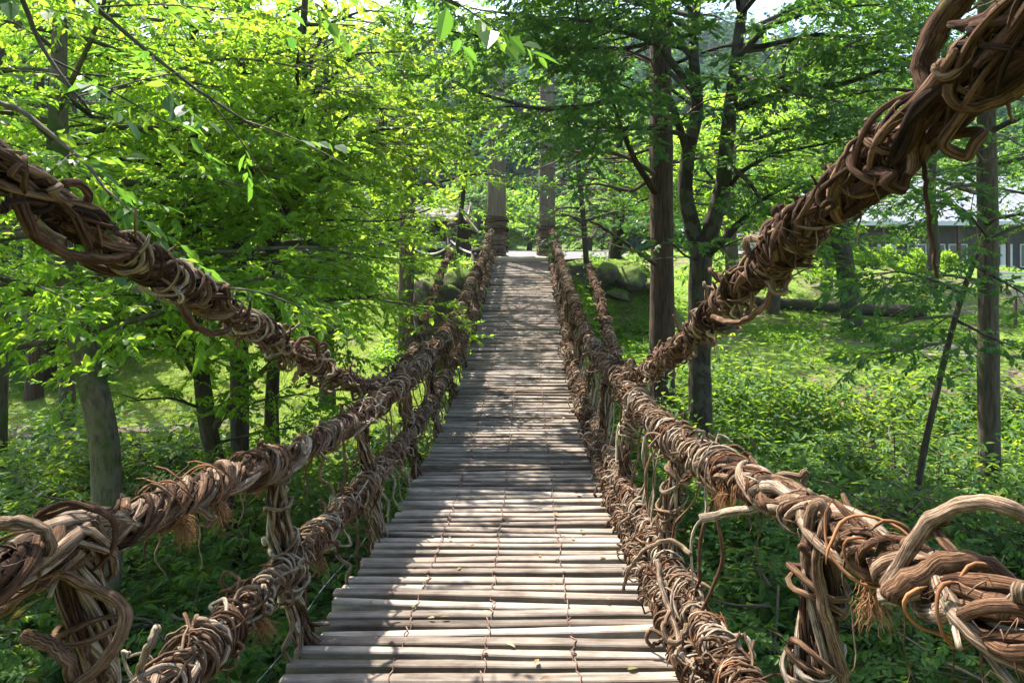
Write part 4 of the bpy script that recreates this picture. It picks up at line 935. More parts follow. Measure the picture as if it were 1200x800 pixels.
# ------------------------------------------------------------------ undergrowth (nobody could count it)
def cover(name, label, regions, mat_, lr, hr, n_leaf, seed, drop=None):
    r = np.random.default_rng(seed); mb = MB()
    for (x0, x1, y0, y1, dens_, mask) in regions:
        n = int((x1-x0)*(y1-y0)*dens_); x = r.uniform(x0, x1, n); y = r.uniform(y0, y1, n)
        k = mask(x, y, r) if mask else np.ones(n, bool)
        vis = (np.abs((x)/np.maximum(y, .5)*F+CX-600) < 700); k &= vis
        x, y = x[k], y[k]; n = len(x); z = ground_z(x, y)
        h = r.uniform(*hr, n)*(.25+1.6*vnoise2(x, y, 21, 1.4)**1.5); ct = .5+.9*(vnoise2(x, y, 31, 1.2)-.5)
        i = n_leaf
        az = r.uniform(0, 2*PI, (n, i)); rad = r.uniform(.0, .26, (n, i)); el = r.normal(.05, .4, (n, i))
        hh = h[:, None]*r.uniform(.45, 1.1, (n, i))
        P = np.stack([x[:, None]+rad*np.cos(az), y[:, None]+rad*np.sin(az), z[:, None]+hh], -1)
        D = unit(np.stack([np.cos(az), np.sin(az), el-.15], -1)); NN = unit(np.stack([r.normal(0, .35, (n, i)), r.normal(0, .35, (n, i)), np.ones((n, i))], -1))
        L = r.uniform(*lr, (n, i))*np.interp(y, [5, 25], [1, 1.25])[:, None]
        leaf_faces(P.reshape(-1, 3), D.reshape(-1, 3), NN.reshape(-1, 3), L.ravel(), (L*r.uniform(.38, .5, L.shape)).ravel(), np.clip(ct[:, None]+r.normal(0, .17, (n, i)), 0, 1).ravel(), mb, L.shape[0] > 0 and y0 > 14)
    o = mb.build(name, mat_, smooth=False); tag(o, label, None, None, 'stuff'); return o
def m_right(x, y, r):
    return (r.random(len(x)) < np.clip(1.25-.0*y-sstep(14.6, 15.8, y+1.2*(vnoise2(x, y, 8, 2)-.5)), 0, 1))&(x > -1.0+0*y)
cover('undergrowth', 'lush low broadleaf undergrowth covering both sides of the ravine', [(-1.5, 16, 2.5, 9, 26, m_right), (-1.5, 18, 9, 17, 24, m_right),
    (-12, -1, 2.5, 9, 26, None), (-16, -1.5, 9, 14.2, 20, lambda x, y, r: r.random(len(x)) < np.clip(1.1-sstep(12, 14, y+1.5*(vnoise2(x, y, 8, 2)-.5)), 0, 1)),
    (-30, -14, 13, 18, 10, None), (-34, -10, 26, 36, 5, None)], LEAF_GROUND, (.11, .2), (.3, 1.15), 15, 5)
def m_patch(x, y, r): return r.random(len(x)) < sstep(.5, .62, vnoise2(x, y, 44, 1.6))
cover('thicket', 'dark leafy thicket under the conifers at the back of the left wood', [(-36, -9.5, 24.5, 36, 5, None), (-32, -11.2, 18.3, 24.5, 5, None)], LEAF_DARK, (.16, .28), (1.2, 4.2), 34, 8)
# layered sprays of saplings and bushes merging into the undergrowth near the ropes
def sprays():
    T = Tree(77); r = T.r
    for (x0, x1, y0, y1, n, h0, h1) in ((1.9, 8, 4.6, 9.5, 46, .3, 1.5), (-7, -1.9, 4.2, 9, 34, .3, 1.3), (4, 12, 8, 12, 24, .4, 1.2), (-9, -3, 8, 12, 16, .3, 1.1)):
        for _ in range(n):
            x, y = r.uniform(x0, x1), r.uniform(y0, y1); z = gz(x, y); h = r.uniform(h0, h1)
            az = r.uniform(0, 2*PI)
            T.tr.tubes(np.array([[(x, y, z-.1), (x+.05, y, z+h*.5), (x+.1*math.sin(az), y+.1*math.cos(az), z+h)]]), .012, 5, r.random(1))
            for i in range(4): T.limb((x, y, z+h*(.55+.15*i)), az+i*1.7, r.uniform(.6, 1.1), r.uniform(.0, .35), .01, bare=.1, sub_len=1.3, twig=(.22, .38), tone0=.45)
    B = np.array([q[0] for q in T.tw]); D = np.array([q[1] for q in T.tw]); Ln = np.array([q[2] for q in T.tw]); n = len(B); per = 8; i = np.arange(per)
    t_ = ((i+.6)/per)[None]; ang = np.where(i % 2, 1.0, -1.0)[None]*r.uniform(.6, 1.15, (n, per))
    P = B[:, None]+D[:, None]*(Ln[:, None]*t_)[..., None]; ca, sa = np.cos(ang), np.sin(ang)
    LD = unit(np.stack([D[:, None, 0]*ca-D[:, None, 1]*sa, D[:, None, 0]*sa+D[:, None, 1]*ca, D[:, None, 2]+r.normal(-.25, .2, (n, per))], -1))
    NN = unit(np.stack([r.normal(0, .3, (n, per)), r.normal(0, .3, (n, per)), np.ones((n, per))], -1)); L = r.uniform(.06, .11, (n, per)); cm = MB()
    leaf_faces(P.reshape(-1, 3), LD.reshape(-1, 3), NN.reshape(-1, 3), L.ravel(), L.ravel()*.52, np.clip(.5+r.normal(0, .2, n*per), 0, 1), cm)
    o = cm.build('brushwood_leaves', LEAF_GROUND, smooth=False); tag(o, 'layered leafy sprays of young bushes massed below the bridge', None, None, 'stuff')
    o = T.tr.build('brushwood_stems', BARK_DARK); tag(o, 'thin stems of the young bushes massed below the bridge', None, None, 'stuff')
sprays()
cover('bank_plants', 'low bright plants scattered over the mossy slope and in front of the wall', [(2, 22, 15.8, 27, 14, m_patch), (-4.2, 4.6, 18.6, 23.0, 62, lambda x, y, r: np.abs(x-XC) > 1.05), (-6, -2, 22, 24.5, 12, m_patch), (6, 34, 27, 40, 5, m_patch), (-22, -3, 14, 30, 3, m_patch)], LEAF_BRIGHT, (.08, .15), (.05, .3), 12, 6)
# lawn
def grass():
    r = np.random.default_rng(9); mb = MB()
    for (x0, x1, y0, y1, n) in ((-14, -2.2, 12.5, 26, 130000), (-30, -14, 18, 30, 12000), (2.5, 20, 15.5, 27, 40000), (-14, 14, 62, 66, 4000)):
        x = r.uniform(x0, x1, n); y = r.uniform(y0, y1, n); k = r.random(n) < sstep(.2, .42, vnoise2(x, y, 13, 2.2)+(.2 if x1 < 0 else -.2)); x, y = x[k], y[k]; n = len(x)
        z = ground_z(x, y)-.01; az = r.uniform(0, 2*PI, n); h = r.uniform(.025, .065, n)*(3 if y0 > 50 else 1)
        D = unit(np.stack([.6*np.cos(az), .6*np.sin(az), np.ones(n)], -1)); NN = unit(np.stack([np.cos(az), np.sin(az), np.full(n, .1)], -1))
        leaf_faces(np.stack([x, y, z], -1), D, NN, h, h*.3, np.clip(.5+.8*(vnoise2(x, y, 17, 1.5)-.5)+r.normal(0, .2, n), 0, 1), mb, True)
    tag(mb.build('grass', GRASS, smooth=False), 'short sunlit grass and moss on the banks', None, None, 'stuff')
grass()
# fern fronds low on the right and left, close to the bridge
def ferns():
    r = np.random.default_rng(19); mb = MB()
    for (x0, x1, y0, y1, n) in ((1.6, 7.5, 4.2, 9, 22), (-6.5, -1.6, 4.0, 8, 16)):
        for _ in range(n):
            x, y = r.uniform(x0, x1), r.uniform(y0, y1); z = gz(x, y)+r.uniform(.35, .8)
            for f in range(7):
                az = f*2*PI/7+r.normal(0, .3); ln = r.uniform(.5, .85); t = np.linspace(.08, 1, 20)
                Q = np.array([x, y, z])+np.stack([np.cos(az)*ln*t, np.sin(az)*ln*t, ln*(.45*t-.65*t*t)], 1); d = unit(np.gradient(Q, axis=0))
                sd_ = np.array([-math.sin(az), math.cos(az), 0]); wl = .17*np.sin(PI*np.clip(t*.9+.08, 0, 1))**.8
                for sg in (1, -1):
                    D = unit(sd_*sg+d*.45+np.array([0, 0, -.12])); NN = np.tile(np.array([0, 0, 1.0]), (20, 1))
                    leaf_faces(Q, D, NN, wl, np.full(20, ln*.05+.008), np.clip(r.normal(.5, .2)+r.normal(0, .05, 20), 0, 1), mb, True)
    tag(mb.build('ferns', LEAF_GROUND, smooth=False), 'feathery fern fronds massed beneath the bridge ropes', None, None, 'stuff')
ferns()
def litter():
    r = np.random.default_rng(61); n = 230; mb = MB(); y = r.uniform(1.5, 22, n); x = XC+r.uniform(-.85, .85, n); az = r.uniform(0, 2*PI, n)
    L = r.uniform(.025, .06, n); P = np.stack([x, y, deck_z(y)+.012+r.uniform(0, .006, n)], -1)
    leaf_faces(P, unit(np.stack([np.cos(az), np.sin(az), r.normal(.05, .12, n)], -1)), unit(np.stack([r.normal(0, .2, n), r.normal(0, .2, n), np.ones(n)], -1)), L, L*.5, r.random(n), mb)
    tag(mb.build('fallen_leaves', LITTER, smooth=False), 'small dry leaves scattered over the planks', None, None, 'stuff')
    # dry sticks and fallen branches among the undergrowth
    mb = MB(); n = 90; t = np.linspace(0, 1, 8)[None]; x = r.uniform(2, 15, n); x = np.where(r.random(n) < .45, -x, x); y = r.uniform(4.5, 20, n); az = r.uniform(0, 2*PI, n); ln = r.uniform(.4, 1.8, n)[:, None]
    X = x[:, None]+np.cos(az)[:, None]*ln*t; Y = y[:, None]+np.sin(az)[:, None]*ln*t; Z = ground_z(X, Y)+r.uniform(.05, .5, n)[:, None]+r.uniform(-.1, .7, n)[:, None]*t
    mb.tubes(np.stack([X, Y, Z], -1), r.uniform(.005, .014, n)[:, None]*(1.1-.7*t), 5, r.random(n)); tag(mb.build('sticks', BARK_DARK), 'dry sticks and dead stems among the undergrowth', None, None, 'stuff')
litter()

# unseen wood behind the viewer, one mass added to block sky light
def wood_behind():
    r = np.random.default_rng(91); T = MB(); mb = MB()
    for i in range(16):
        x = -19+2.5*i+r.normal(0, .6); y = -7-abs(x)*.15-r.uniform(0, 5); z = gz(x, y)
        n = 1500; u = unit(r.normal(0, 1, (n, 3)))*(r.random((n, 1))**.4); P = np.array([x, y, z+6.2])+u*np.array([2.9, 2.6, 5.6])
        if abs(x) < 1.6: P = P[P[:, 2] > z+3.4]
        n = len(P); L = r.uniform(.3, .5, n)
        leaf_faces(P, unit(np.stack([r.normal(0, 1, n), r.normal(0, 1, n), r.normal(-.3, .4, n)], -1)), unit(np.stack([r.normal(0, .5, n), r.normal(0, .5, n), np.ones(n)], -1)), L, L*.55, np.clip(r.normal(.5, .2, n), 0, 1), mb, True)
        if abs(x) > 1.6: T.tubes(np.array([[(x, y, z-.3), (x, y, z+4), (x+.2, y, z+9)]]), np.array([[.22, .18, .06]]), 8, r.random(1))
    tag(mb.build('unseen_woods', LEAF_MID, smooth=False), 'unseen leafy wood behind the near end of the bridge, added to block sky light', None, None, 'stuff')
wood_behind()
# ------------------------------------------------------------------ far hillside wood
def forest():
    r = np.random.default_rng(29); mb = MB()
    n = 1900; y = 74+(r.random(n)**1.3)*150; x = (r.uniform(-150, 1350, n)-CX)/F*y
    m_ = 260; ys = r.uniform(40, 74, m_); xs = (r.uniform(-200, 1400, m_)-CX)/F*ys; kk = (np.abs(xs-XC) > .34*ys)&~((xs > 13)&(ys < 62)); y = np.concatenate([y, ys[kk]]); x = np.concatenate([x, xs[kk]]); n = len(x); k = (y > 100)|(np.abs(x) > 4); x, y = x[k], y[k]; n = len(x); z = ground_z(x, y)
    H = r.uniform(12, 21, n)*np.interp(y, [40, 60, 80, 90], [.8, .9, .8, 1]); Rw = H*r.uniform(.15, .2, n)
    for w_ in range(13):
        u = w_/13; m = 9
        a = r.uniform(0, 2*PI, (n, 1))+np.arange(m)[None]*2*PI/m+r.normal(0, .15, (n, m)); rr = Rw[:, None]*(1-u)**.8*r.uniform(.7, 1.25, (n, m))+.3
        zz = z[:, None]+H[:, None]*(.08+.9*u)+r.normal(0, .25, (n, m))
        P = np.stack([x[:, None]+0*a, y[:, None]+0*a, zz], -1); D = unit(np.stack([np.cos(a), np.sin(a), np.full_like(a, -.35+.5*u)], -1)); NN = unit(np.stack([r.normal(0, .3, (n, m)), r.normal(0, .3, (n, m)), np.ones((n, m))], -1))
        leaf_faces(P.reshape(-1, 3), D.reshape(-1, 3), NN.reshape(-1, 3), rr.ravel(), (rr*.75).ravel(), np.clip(.5+r.normal(0, .18, (n, 1))+r.normal(0, .14, (n, m)), 0, 1).ravel(), mb, True)
    tag(mb.build('forest', LEAF_FAR, smooth=False), 'bluish conifer wood covering the hillside far behind', None, None, 'stuff')
forest()

# ------------------------------------------------------------------ towers, wall, rocks, hut
def tower(px, wpx, d, label):
    x = (px-CX)/F*d; z0 = 1.7; top = 9.6; r = wpx/2/F*d
    root = tag(empty('tower_post', (x, d, z0)), label, 'post', 'pair of timber tower posts at the far end of the bridge')
    # a square trunk with rounded arrises and shallow grooves
    mb = MB(); k = 40; a = np.arange(k)*2*PI/k; zs = np.linspace(z0-.4, top, 22)
    sq = 1/np.maximum(np.abs(np.cos(a)), np.abs(np.sin(a))); sq = np.minimum(sq, 1.28); gr = 1-.02*(np.sin(a*14) > .6)
    V = np.zeros((22, k, 3)); tp = np.interp(zs, [z0, top], [1, .86])
    V[..., 0] = x+r*.97*tp[:, None]*(sq*gr*np.cos(a))[None]; V[..., 1] = d+r*.97*tp[:, None]*(sq*gr*np.sin(a))[None]; V[..., 2] = zs[:, None]
    bk = np.empty_like(V); bk[..., 0] = zs[:, None]; bk[..., 1] = (r*np.cos(a))[None]; bk[..., 2] = (r*np.sin(a))[None]
    ii = np.arange(21)[:, None]*k; jj = np.arange(k)[None]; j2 = (jj+1) % k
    mb.add(V, np.stack([ii+jj, ii+j2, ii+k+j2, ii+k+jj], -1).reshape(-1, 4), [[21*k, 21*k+m, 21*k+m+1] for m in range(1, k-1)], .6, bk)
    part(mb, 'shaft', TIMBER, root, smooth=False)
    rp = Rope([(x, d, z0), (x, d, z0+1.0), (x, d, z0+1.9)], .05, .1, ref=(0, 1, 0)); mb = MB()
    wraps(mb, rp, rng.random(24)*rp.len*.95, lambda q: r*1.1+0*q, (.009, .018), (.8, 1.6), (.05, .2), 40, 5, (.0, .7), .03)
    loops(mb, rp, rng.random(12)*rp.len, r*1.2, (.03, .1), (.1, .5), (.012, .02), 20, 5)
    part(mb, 'vine_binding', VINE, root)
tower(582, 23, 24.3, 'left timber tower post with vines bound round its foot')
tower(641, 20, 24.3, 'right timber tower post with vines bound round its foot')

m, t, out = mat('mossy_rock')
p = N(t, 'ShaderNodeBsdfPrincipled'); p.inputs['Roughness'].default_value = .95; p.inputs['Specular IOR Level'].default_value = .2
geo = t.nodes.new('ShaderNodeNewGeometry')
n1 = N(t, 'ShaderNodeTexNoise'); n1.inputs['Scale'].default_value = 3.5; n1.inputs['Detail'].default_value = 8; n1.inputs['Roughness'].default_value = .7; t.links.new(geo.outputs['Position'], n1.inputs['Vector'])
c = ramp(t, [(.3, (.03, .026, .02)), (.55, (.085, .073, .057)), (.75, (.19, .17, .135))], n1.outputs['Fac']).outputs[0]
sx = t.nodes.new('ShaderNodeSeparateXYZ'); t.links.new(geo.outputs['Normal'], sx.inputs[0])
f = mth(t, 'ADD', sx.outputs['Z'], mth(t, 'MULTIPLY', mth(t, 'SUBTRACT', n1.outputs['Fac'], .5), 1.4))
mo = ramp(t, [(.32, (0, 0, 0)), (.6, (1, 1, 1))], f).outputs[0]
t.links.new(mixc(t, mo, c, (.085, .12, .02)), p.inputs['Base Color']); bumped(t, p, n1.outputs['Fac'], .8, .06); t.links.new(p.outputs[0], out.inputs['Surface'])
ROCK = m
def rock(name, c, s, seed, label, cat='rock', group=None):
    r = np.random.default_rng(seed); nu, nv = 26, 16
    u = np.arange(nu)*2*PI/nu; v = np.linspace(.03, PI-.03, nv); U, Vv = np.meshgrid(u, v)
    d = np.stack([np.sin(Vv)*np.cos(U), np.sin(Vv)*np.sin(U), np.cos(Vv)], -1)
    e = np.sign(d)*np.abs(d)**.65
    rad = 1+0*U
    for _ in range(9):
        n = unit(r.normal(0, 1, 3)); k = r.uniform(.42, .85); dd = (e*n).sum(-1); e = e-np.where(dd > k, dd-k, 0)[..., None]*n*.85
    e = e*(1+.05*np.sin(e[..., 0:1]*7+seed)*np.sin(e[..., 1:2]*6+1)*np.sin(e[..., 2:3]*8+2))
    V = np.asarray(c)+e*np.asarray(s)
    mb = MB(); ii = np.arange(nv-1)[:, None]*nu; jj = np.arange(nu)[None]; j2 = (jj+1) % nu
    mb.add(V, np.stack([ii+jj, ii+nu+jj, ii+nu+j2, ii+j2], -1).reshape(-1, 4), [[0, m_, m_+1] for m_ in range(1, nu-1)]+[[(nv-1)*nu, (nv-1)*nu+m_+1, (nv-1)*nu+m_] for m_ in range(1, nu-1)])
    return tag(mb.build(name, ROCK, loc=tuple(c)), label, cat, group)
def prock(px, py, d, wpx, hpx, seed, label, grp, dep=None):
    c = at(px, py, d); s = np.array([wpx/2/F*d, dep or wpx/2/F*d*.8, hpx/2/F*d]); return rock('boulder', c, s, seed, label, 'boulder', grp)
g_ = 'boulders by the far bridge end'
prock(512, 384, 16.6, 64, 140, 1, 'tall mossy boulder between the left outer cable and the handrail', g_)
prock(540, 334, 21.8, 50, 46, 2, 'square mossy boulder beneath the pale cut log', g_)
prock(500, 324, 24.5, 46, 34, 3, 'pale angular boulder below the hut rope fence', g_)
prock(484, 340, 22, 42, 38, 4, 'small lichen covered boulder beside the straight brown trunk', g_)
prock(514, 345, 21, 34, 22, 5, 'low dark boulder resting on top of the tall mossy one', g_)
g2 = 'stones of the low wall right of the bridge end'
for i, (px, py, w_, h_, lb) in enumerate(((676, 328, 42, 32, 'dark block at the bridge end of the low mossy wall'), (708, 325, 30, 30, 'second block of the mossy wall, behind the outer cable'), (737, 326, 36, 27, 'wide block at the outer end of the mossy wall'), (722, 346, 32, 16, 'flat stone set below the mossy wall'), (764, 333, 26, 22, 'loose stone beyond the wall beside the cedar trunk'))):
    prock(px, py, 22.6, w_*1.15, h_*1.2, 20+i, lb, g2, .5)
# cut log and round topped post left of the bridge end
lg = tag(empty('cut_log', tuple(at(546, 316, 23.0))), 'pale sawn log end lying on the boulder beside the round topped post', 'log')
mb = MB(); c = at(546, 315, 23.0); a = np.linspace(0, 1, 8)
mb.tubes(np.stack([c[0]+(a-.5)*.6, c[1]+0*a, c[2]+0*a], 1)[None], .2, 16, np.array([.6])); part(mb, 'log_body', PALELOG, lg)
for sx_ in (-.302, .302):
    mb = MB(); mb.tubes(np.stack([c[0]+sx_+np.array([-.004, .004]), np.full(2, c[1]), np.full(2, c[2])], 1)[None], .185, 16, np.array([.9])); part(mb, 'sawn_face', PALELOG, lg)
def ppost(px, ytop, ybot, d, r, label, cap=True):
    a = at(px, ybot, d); b = at(px, ytop, d); root = tag(empty('fence_post', tuple(a)), label, 'post', 'posts of the rope fence by the hut')
    mb = MB(); z = np.array([a[2]-.3, a[2], a[2]+.3, b[2]-.08]); mb.tubes(np.stack([a[0]+0*z, a[1]+0*z, z], 1)[None], r, 12, np.array([.4])); part(mb, 'shaft', DARKWOOD, root)
    mb = MB(); z = b[2]-.1+np.array([0, .02, .07, .12, .15, .165]); mb.tubes(np.stack([a[0]+0*z, a[1]+0*z, z], 1)[None], np.array([[r, r*1.12, r*1.1, r*.85, r*.45, .01]]), 12, np.array([.5])); part(mb, 'cap', DARKWOOD, root)
    return b
t0_ = ppost(558, 292, 335, 23.2, .17, 'thick dark round topped post beside the pale log')
t1_ = ppost(529, 262, 312, 25.0, .16, 'tall post with dark cap in the middle of the rope fence')
t2_ = ppost(487, 290, 318, 26.0, .09, 'thin grey post at the outer end of the rope fence')
ROPEW = plain('white_rope', (.55, .52, .46), (.7, .67, .6), 30, .9, .3, .01)
def swag(a, b, sagd, label, r=.035):
    t_ = np.linspace(0, 1, 20); P = a+(b-a)*t_[:, None]; P[:, 2] -= sagd*4*t_*(1-t_); mb = MB(); mb.tubes(P[None], r, 8, np.array([.5])); tag(mb.build('fence_rope', ROPEW), label, 'rope', 'white ropes of the fence by the hut')
swag(t2_+np.array([0, -.1, -.05]), t1_+np.array([0, -.18, -.75]), .28, 'white rope hanging in a deep curve below the hut')
swag(t1_+np.array([0, -.18, -.62]), t0_+np.array([0, -.19, -.15]), .1, 'white rope running from the capped post to the round topped post')

def hut():
    d = 29.5; xl = (496-CX)/F*d; xr = (541-CX)/F*d; z0 = 1.86; ze = 3.55; zr = 4.15; y0, y1 = d-1.0, d+1.6
    root = tag(empty('hut', ((xl+xr)/2, d, z0)), 'small dark wooden hut with shingled gable roof behind the rope fence', 'hut')
    xm = (xl+xr)/2
    mb = MB()
    for x in (xl, xl+.55, xl+1.1, xr):
        for y in (y0, y1): mb = MB(); mb.box((x-.05, y-.05, z0-.2), (x+.05, y+.05, ze), .5); part(mb, 'post', DARKWOOD, root, False)
    mb = MB(); mb.box((xl, y1-.04, z0), (xr, y1+.0, ze), .3); part(mb, 'back_wall', DARKWOOD, root, False)
    mb = MB(); mb.box((xr-.5, y0+.06, z0), (xr-.05, y0+.1, ze), .5); part(mb, 'board_wall', DARKWOOD, root, False)
    mb = MB(); mb.box((xl+.06, y0-.07, z0+.45), (xl+1.1, y0-.052, z0+.72), .5); part(mb, 'rail_panel', plain('white_board', (.5, .5, .48), (.6, .6, .58), 5, .7, .1), root, False)
    mb = MB(); mb.box((xl+.05, y0-.03, z0+.1), (xr-.56, y0+.03, z0+.18), .4); part(mb, 'rail', DARKWOOD, root, False)
    mb = MB()   # gable roof with its ridge running across the view, gable end to the right
    ov = .35; ym = (y0+y1)/2
    for sg, ya in ((-1, y0-ov), (1, y1+ov)):
        zE = ze-.12; n = 9
        for k in range(n):
            f0, f1 = k/n, (k+1)/n+.03; a0 = ya+(ym-ya)*f0; a1 = ya+(ym-ya)*min(f1, 1); b0 = zE+(zr-zE)*f0+.03; b1 = zE+(zr-zE)*min(f1, 1)+.01
            v = [(xl-.4, a0, b0), (xr+.3, a0, b0), (xr+.3, a1, b1), (xl-.4, a1, b1)]; v2 = [(q[0], q[1], q[2]-.05) for q in v]
            mb.add(np.array(v+v2), [[0, 1, 2, 3], [7, 6, 5, 4], [0, 4, 5, 1], [1, 5, 6, 2], [2, 6, 7, 3], [3, 7, 4, 0]], None, rng.random(), np.array([(q[1], q[0]+k, 0) for q in v+v2]))
    part(mb, 'roof', fibrous('shingle', [(0, (.2, .16, .13)), (.5, (.32, .27, .23)), (1, (.45, .4, .35))], (3, 12, 12), .6), root, False)
    for sg, ya in ((-1, y0-ov-.02), (1, y1+ov+.02)):
        mb = MB(); x = xr+.33; zE = ze-.15
        v = [(x, ya, zE), (x+.05, ya, zE), (x+.05, ym, zr+.02), (x, ym, zr+.02)]; v2 = [(q[0], q[1], q[2]+.16) for q in v]
        mb.add(np.array(v+v2), [[3, 2, 1, 0], [4, 5, 6, 7], [0, 1, 5, 4], [1, 2, 6, 5], [2, 3, 7, 6], [3, 0, 4, 7]], None, .7); part(mb, 'barge_board', PALELOG, root, False)
hut()
# front gable of a second little roof turned toward the bridge
def shelter():
    d = 27.0; xm = (541-CX)/F*d; z0 = 1.86; w_ = .62; ze = 3.0; zr = 3.72
    root = tag(empty('roofed_noticeboard', (xm, d, z0)), 'narrow roofed wooden stand with a steep gable next to the hut', 'roofed stand')
    for sx_ in (-.33, .33):
        mb = MB(); mb.box((xm+sx_-.06, d-.06, z0-.2), (xm+sx_+.06, d+.06, ze+.1), .5); part(mb, 'post', DARKWOOD, root, False)
    mb = MB(); mb.box((xm-.27, d-.02, z0+.1), (xm+.27, d+.02, ze), .2); part(mb, 'board', DARKWOOD, root, False)
    mb = MB()
    for sg in (-1, 1):
        v = [(xm+sg*w_, d-.5, ze-.05), (xm, d-.5, zr), (xm, d+.5, zr), (xm+sg*w_, d+.5, ze-.05)]; v2 = [(q[0], q[1], q[2]+.07) for q in v]
        mb.add(np.array(v+v2), [[3, 2, 1, 0], [4, 5, 6, 7], [0, 1, 5, 4], [1, 2, 6, 5], [2, 3, 7, 6], [3, 0, 4, 7]], None, .6)
    part(mb, 'roof', PALELOG, root, False)
    mb = MB(); mb.add(np.array([(xm-.4, d-.3, ze+.05), (xm+.4, d-.3, ze+.05), (xm, d-.3, zr-.05), (xm-.4, d-.26, ze+.05), (xm+.4, d-.26, ze+.05), (xm, d-.26, zr-.05)]), [[0, 3, 4, 1]], [[0, 1, 2], [3, 5, 4]], .3); part(mb, 'gable', DARKWOOD, root, False)
shelter()

# ------------------------------------------------------------------ long hall on the right
def hall():
    d = 46.0; X = lambda p: (p-CX)/F*d; Z = lambda y: EYE-(y-CY)/F*d
    x0, x1 = X(948), X(1330); z0 = gz(X(1100), d)-.3; ze = Z(262); yr = d+6
    root = tag(empty('hall', ((x0+x1)/2, d, z0)), 'long low hall with pale metal roof and dark walls behind the trees', 'building')
    WALL = plain('dark_wall', (.05, .045, .045), (.09, .08, .08), 2, .8, .1); WHITE = plain('white_panel', (.6, .6, .6), (.7, .7, .7), 2, .6, .05); ROOF = plain('metal_roof', (.13, .142, .158), (.2, .215, .235), .6, .45, .05, .01, .2, .4)
    GLASS = plain('dark_glass', (.05, .06, .07), (.08, .09, .1), 1, .08, 0, 0, 0, .7)
    mb = MB(); mb.box((x0, d, z0), (x1, d+12, ze), .5); part(mb, 'wall', WALL, root, False)
    mb = MB(); n = 46; zr = Z(212); rf = None
    v0 = []
    xs = np.linspace(x0-.8, x1+.8, n*4+1); prof = np.where(np.arange(n*4+1) % 4 == 0, .07, 0.0)
    for (ya, za, yb, zb) in ((d-1.6, ze+.05, d+6, zr+.9), (d+13.6, ze+.05, d+6, zr+.9)):
        V = np.concatenate([np.stack([xs, np.full_like(xs, ya), za+prof], 1), np.stack([xs, np.full_like(xs, yb), zb+prof], 1)]); m_ = len(xs); i = np.arange(m_-1)
        mb.add(V, np.stack([i, i+1, m_+i+1, m_+i], 1)); mb.add(V-np.array([0, 0, .12]), np.stack([i, m_+i, m_+i+1, i+1], 1))
    rf = part(mb, 'roof', ROOF, root, False)
    mb = MB(); mb.box((x0-.9, d-1.72, ze-.18), (x1+.9, d-1.6, ze+.12), .5); sub(mb, 'fascia', plain('grey_fascia', (.42, .43, .45), (.5, .51, .53), 2, .5, 0), rf, root, False)
    for (pa, pb, kind) in ((962, 978, 'w'), (1006, 1016, 'd'), (1028, 1050, 'd'), (1064, 1084, 'w'), (1088, 1106, 'w'), (1112, 1132, 'w'), (1172, 1186, 'd'), (1196, 1216, 'w'), (1226, 1244, 'w')):
        xa, xb = X(pa), X(pb)
        if kind == 'd':
            mb = MB(); mb.box((xa, d-.06, z0), (xb, d-.003, Z(286)), .5, bev=.01); part(mb, 'white_door', WHITE, root, False)
        else:
            mb = MB(); zA, zB = Z(312), Z(287)
            for (a, b, c_, e) in ((xa, xb, zA-.06, zA), (xa, xb, zB, zB+.06), (xa-.06, xa, zA-.06, zB+.06), (xb, xb+.06, zA-.06, zB+.06), ((xa+xb)/2-.025, (xa+xb)/2+.025, zA, zB)): mb.box((a, d-.07, c_), (b, d-.003, e), .5)
            wn = part(mb, 'window', WHITE, root, False)
            mb = MB(); mb.box((xa, d-.03, zA), (xb, d-.004, zB), .5); sub(mb, 'pane', GLASS, wn, root, False)
    for p_ in (955, 990, 1022, 1056, 1108, 1164, 1192, 1222):
        mb = MB(); mb.box((X(p_)-.09, d-1.5, z0), (X(p_)+.09, d-1.32, ze-.02), .5); part(mb, 'veranda_post', DARKWOOD, root, False)
    # low glazed wing on the left
    wing = MB(); xa, xb = X(890), X(948)-.05; wing.box((xa, d-2, z0), (xb, d+6, Z(275)), .5); part(wing, 'wing', plain('grey_wall', (.25, .26, .27), (.33, .34, .35), 2, .7, .1), root, False)
    mb = MB(); mb.box((xa-.5, d-2.8, Z(275)+.01), (xb, d+6.5, Z(275)+.16), .5); part(mb, 'wing_roof', ROOF, root, False)
    mb = MB(); 
    for k in range(7): mb.box((xa+.2+k*(xb-xa-.5)/6, d-2.06, z0+.5), (xa+.25+k*(xb-xa-.5)/6, d-2.003, Z(279)), .5)
    for zz_ in (z0+.5, Z(300), Z(279)): mb.box((xa+.2, d-2.05, zz_), (xb-.25, d-2.004, zz_+.05), .5)
    part(mb, 'window_grid', WHITE, root, False)
hall()
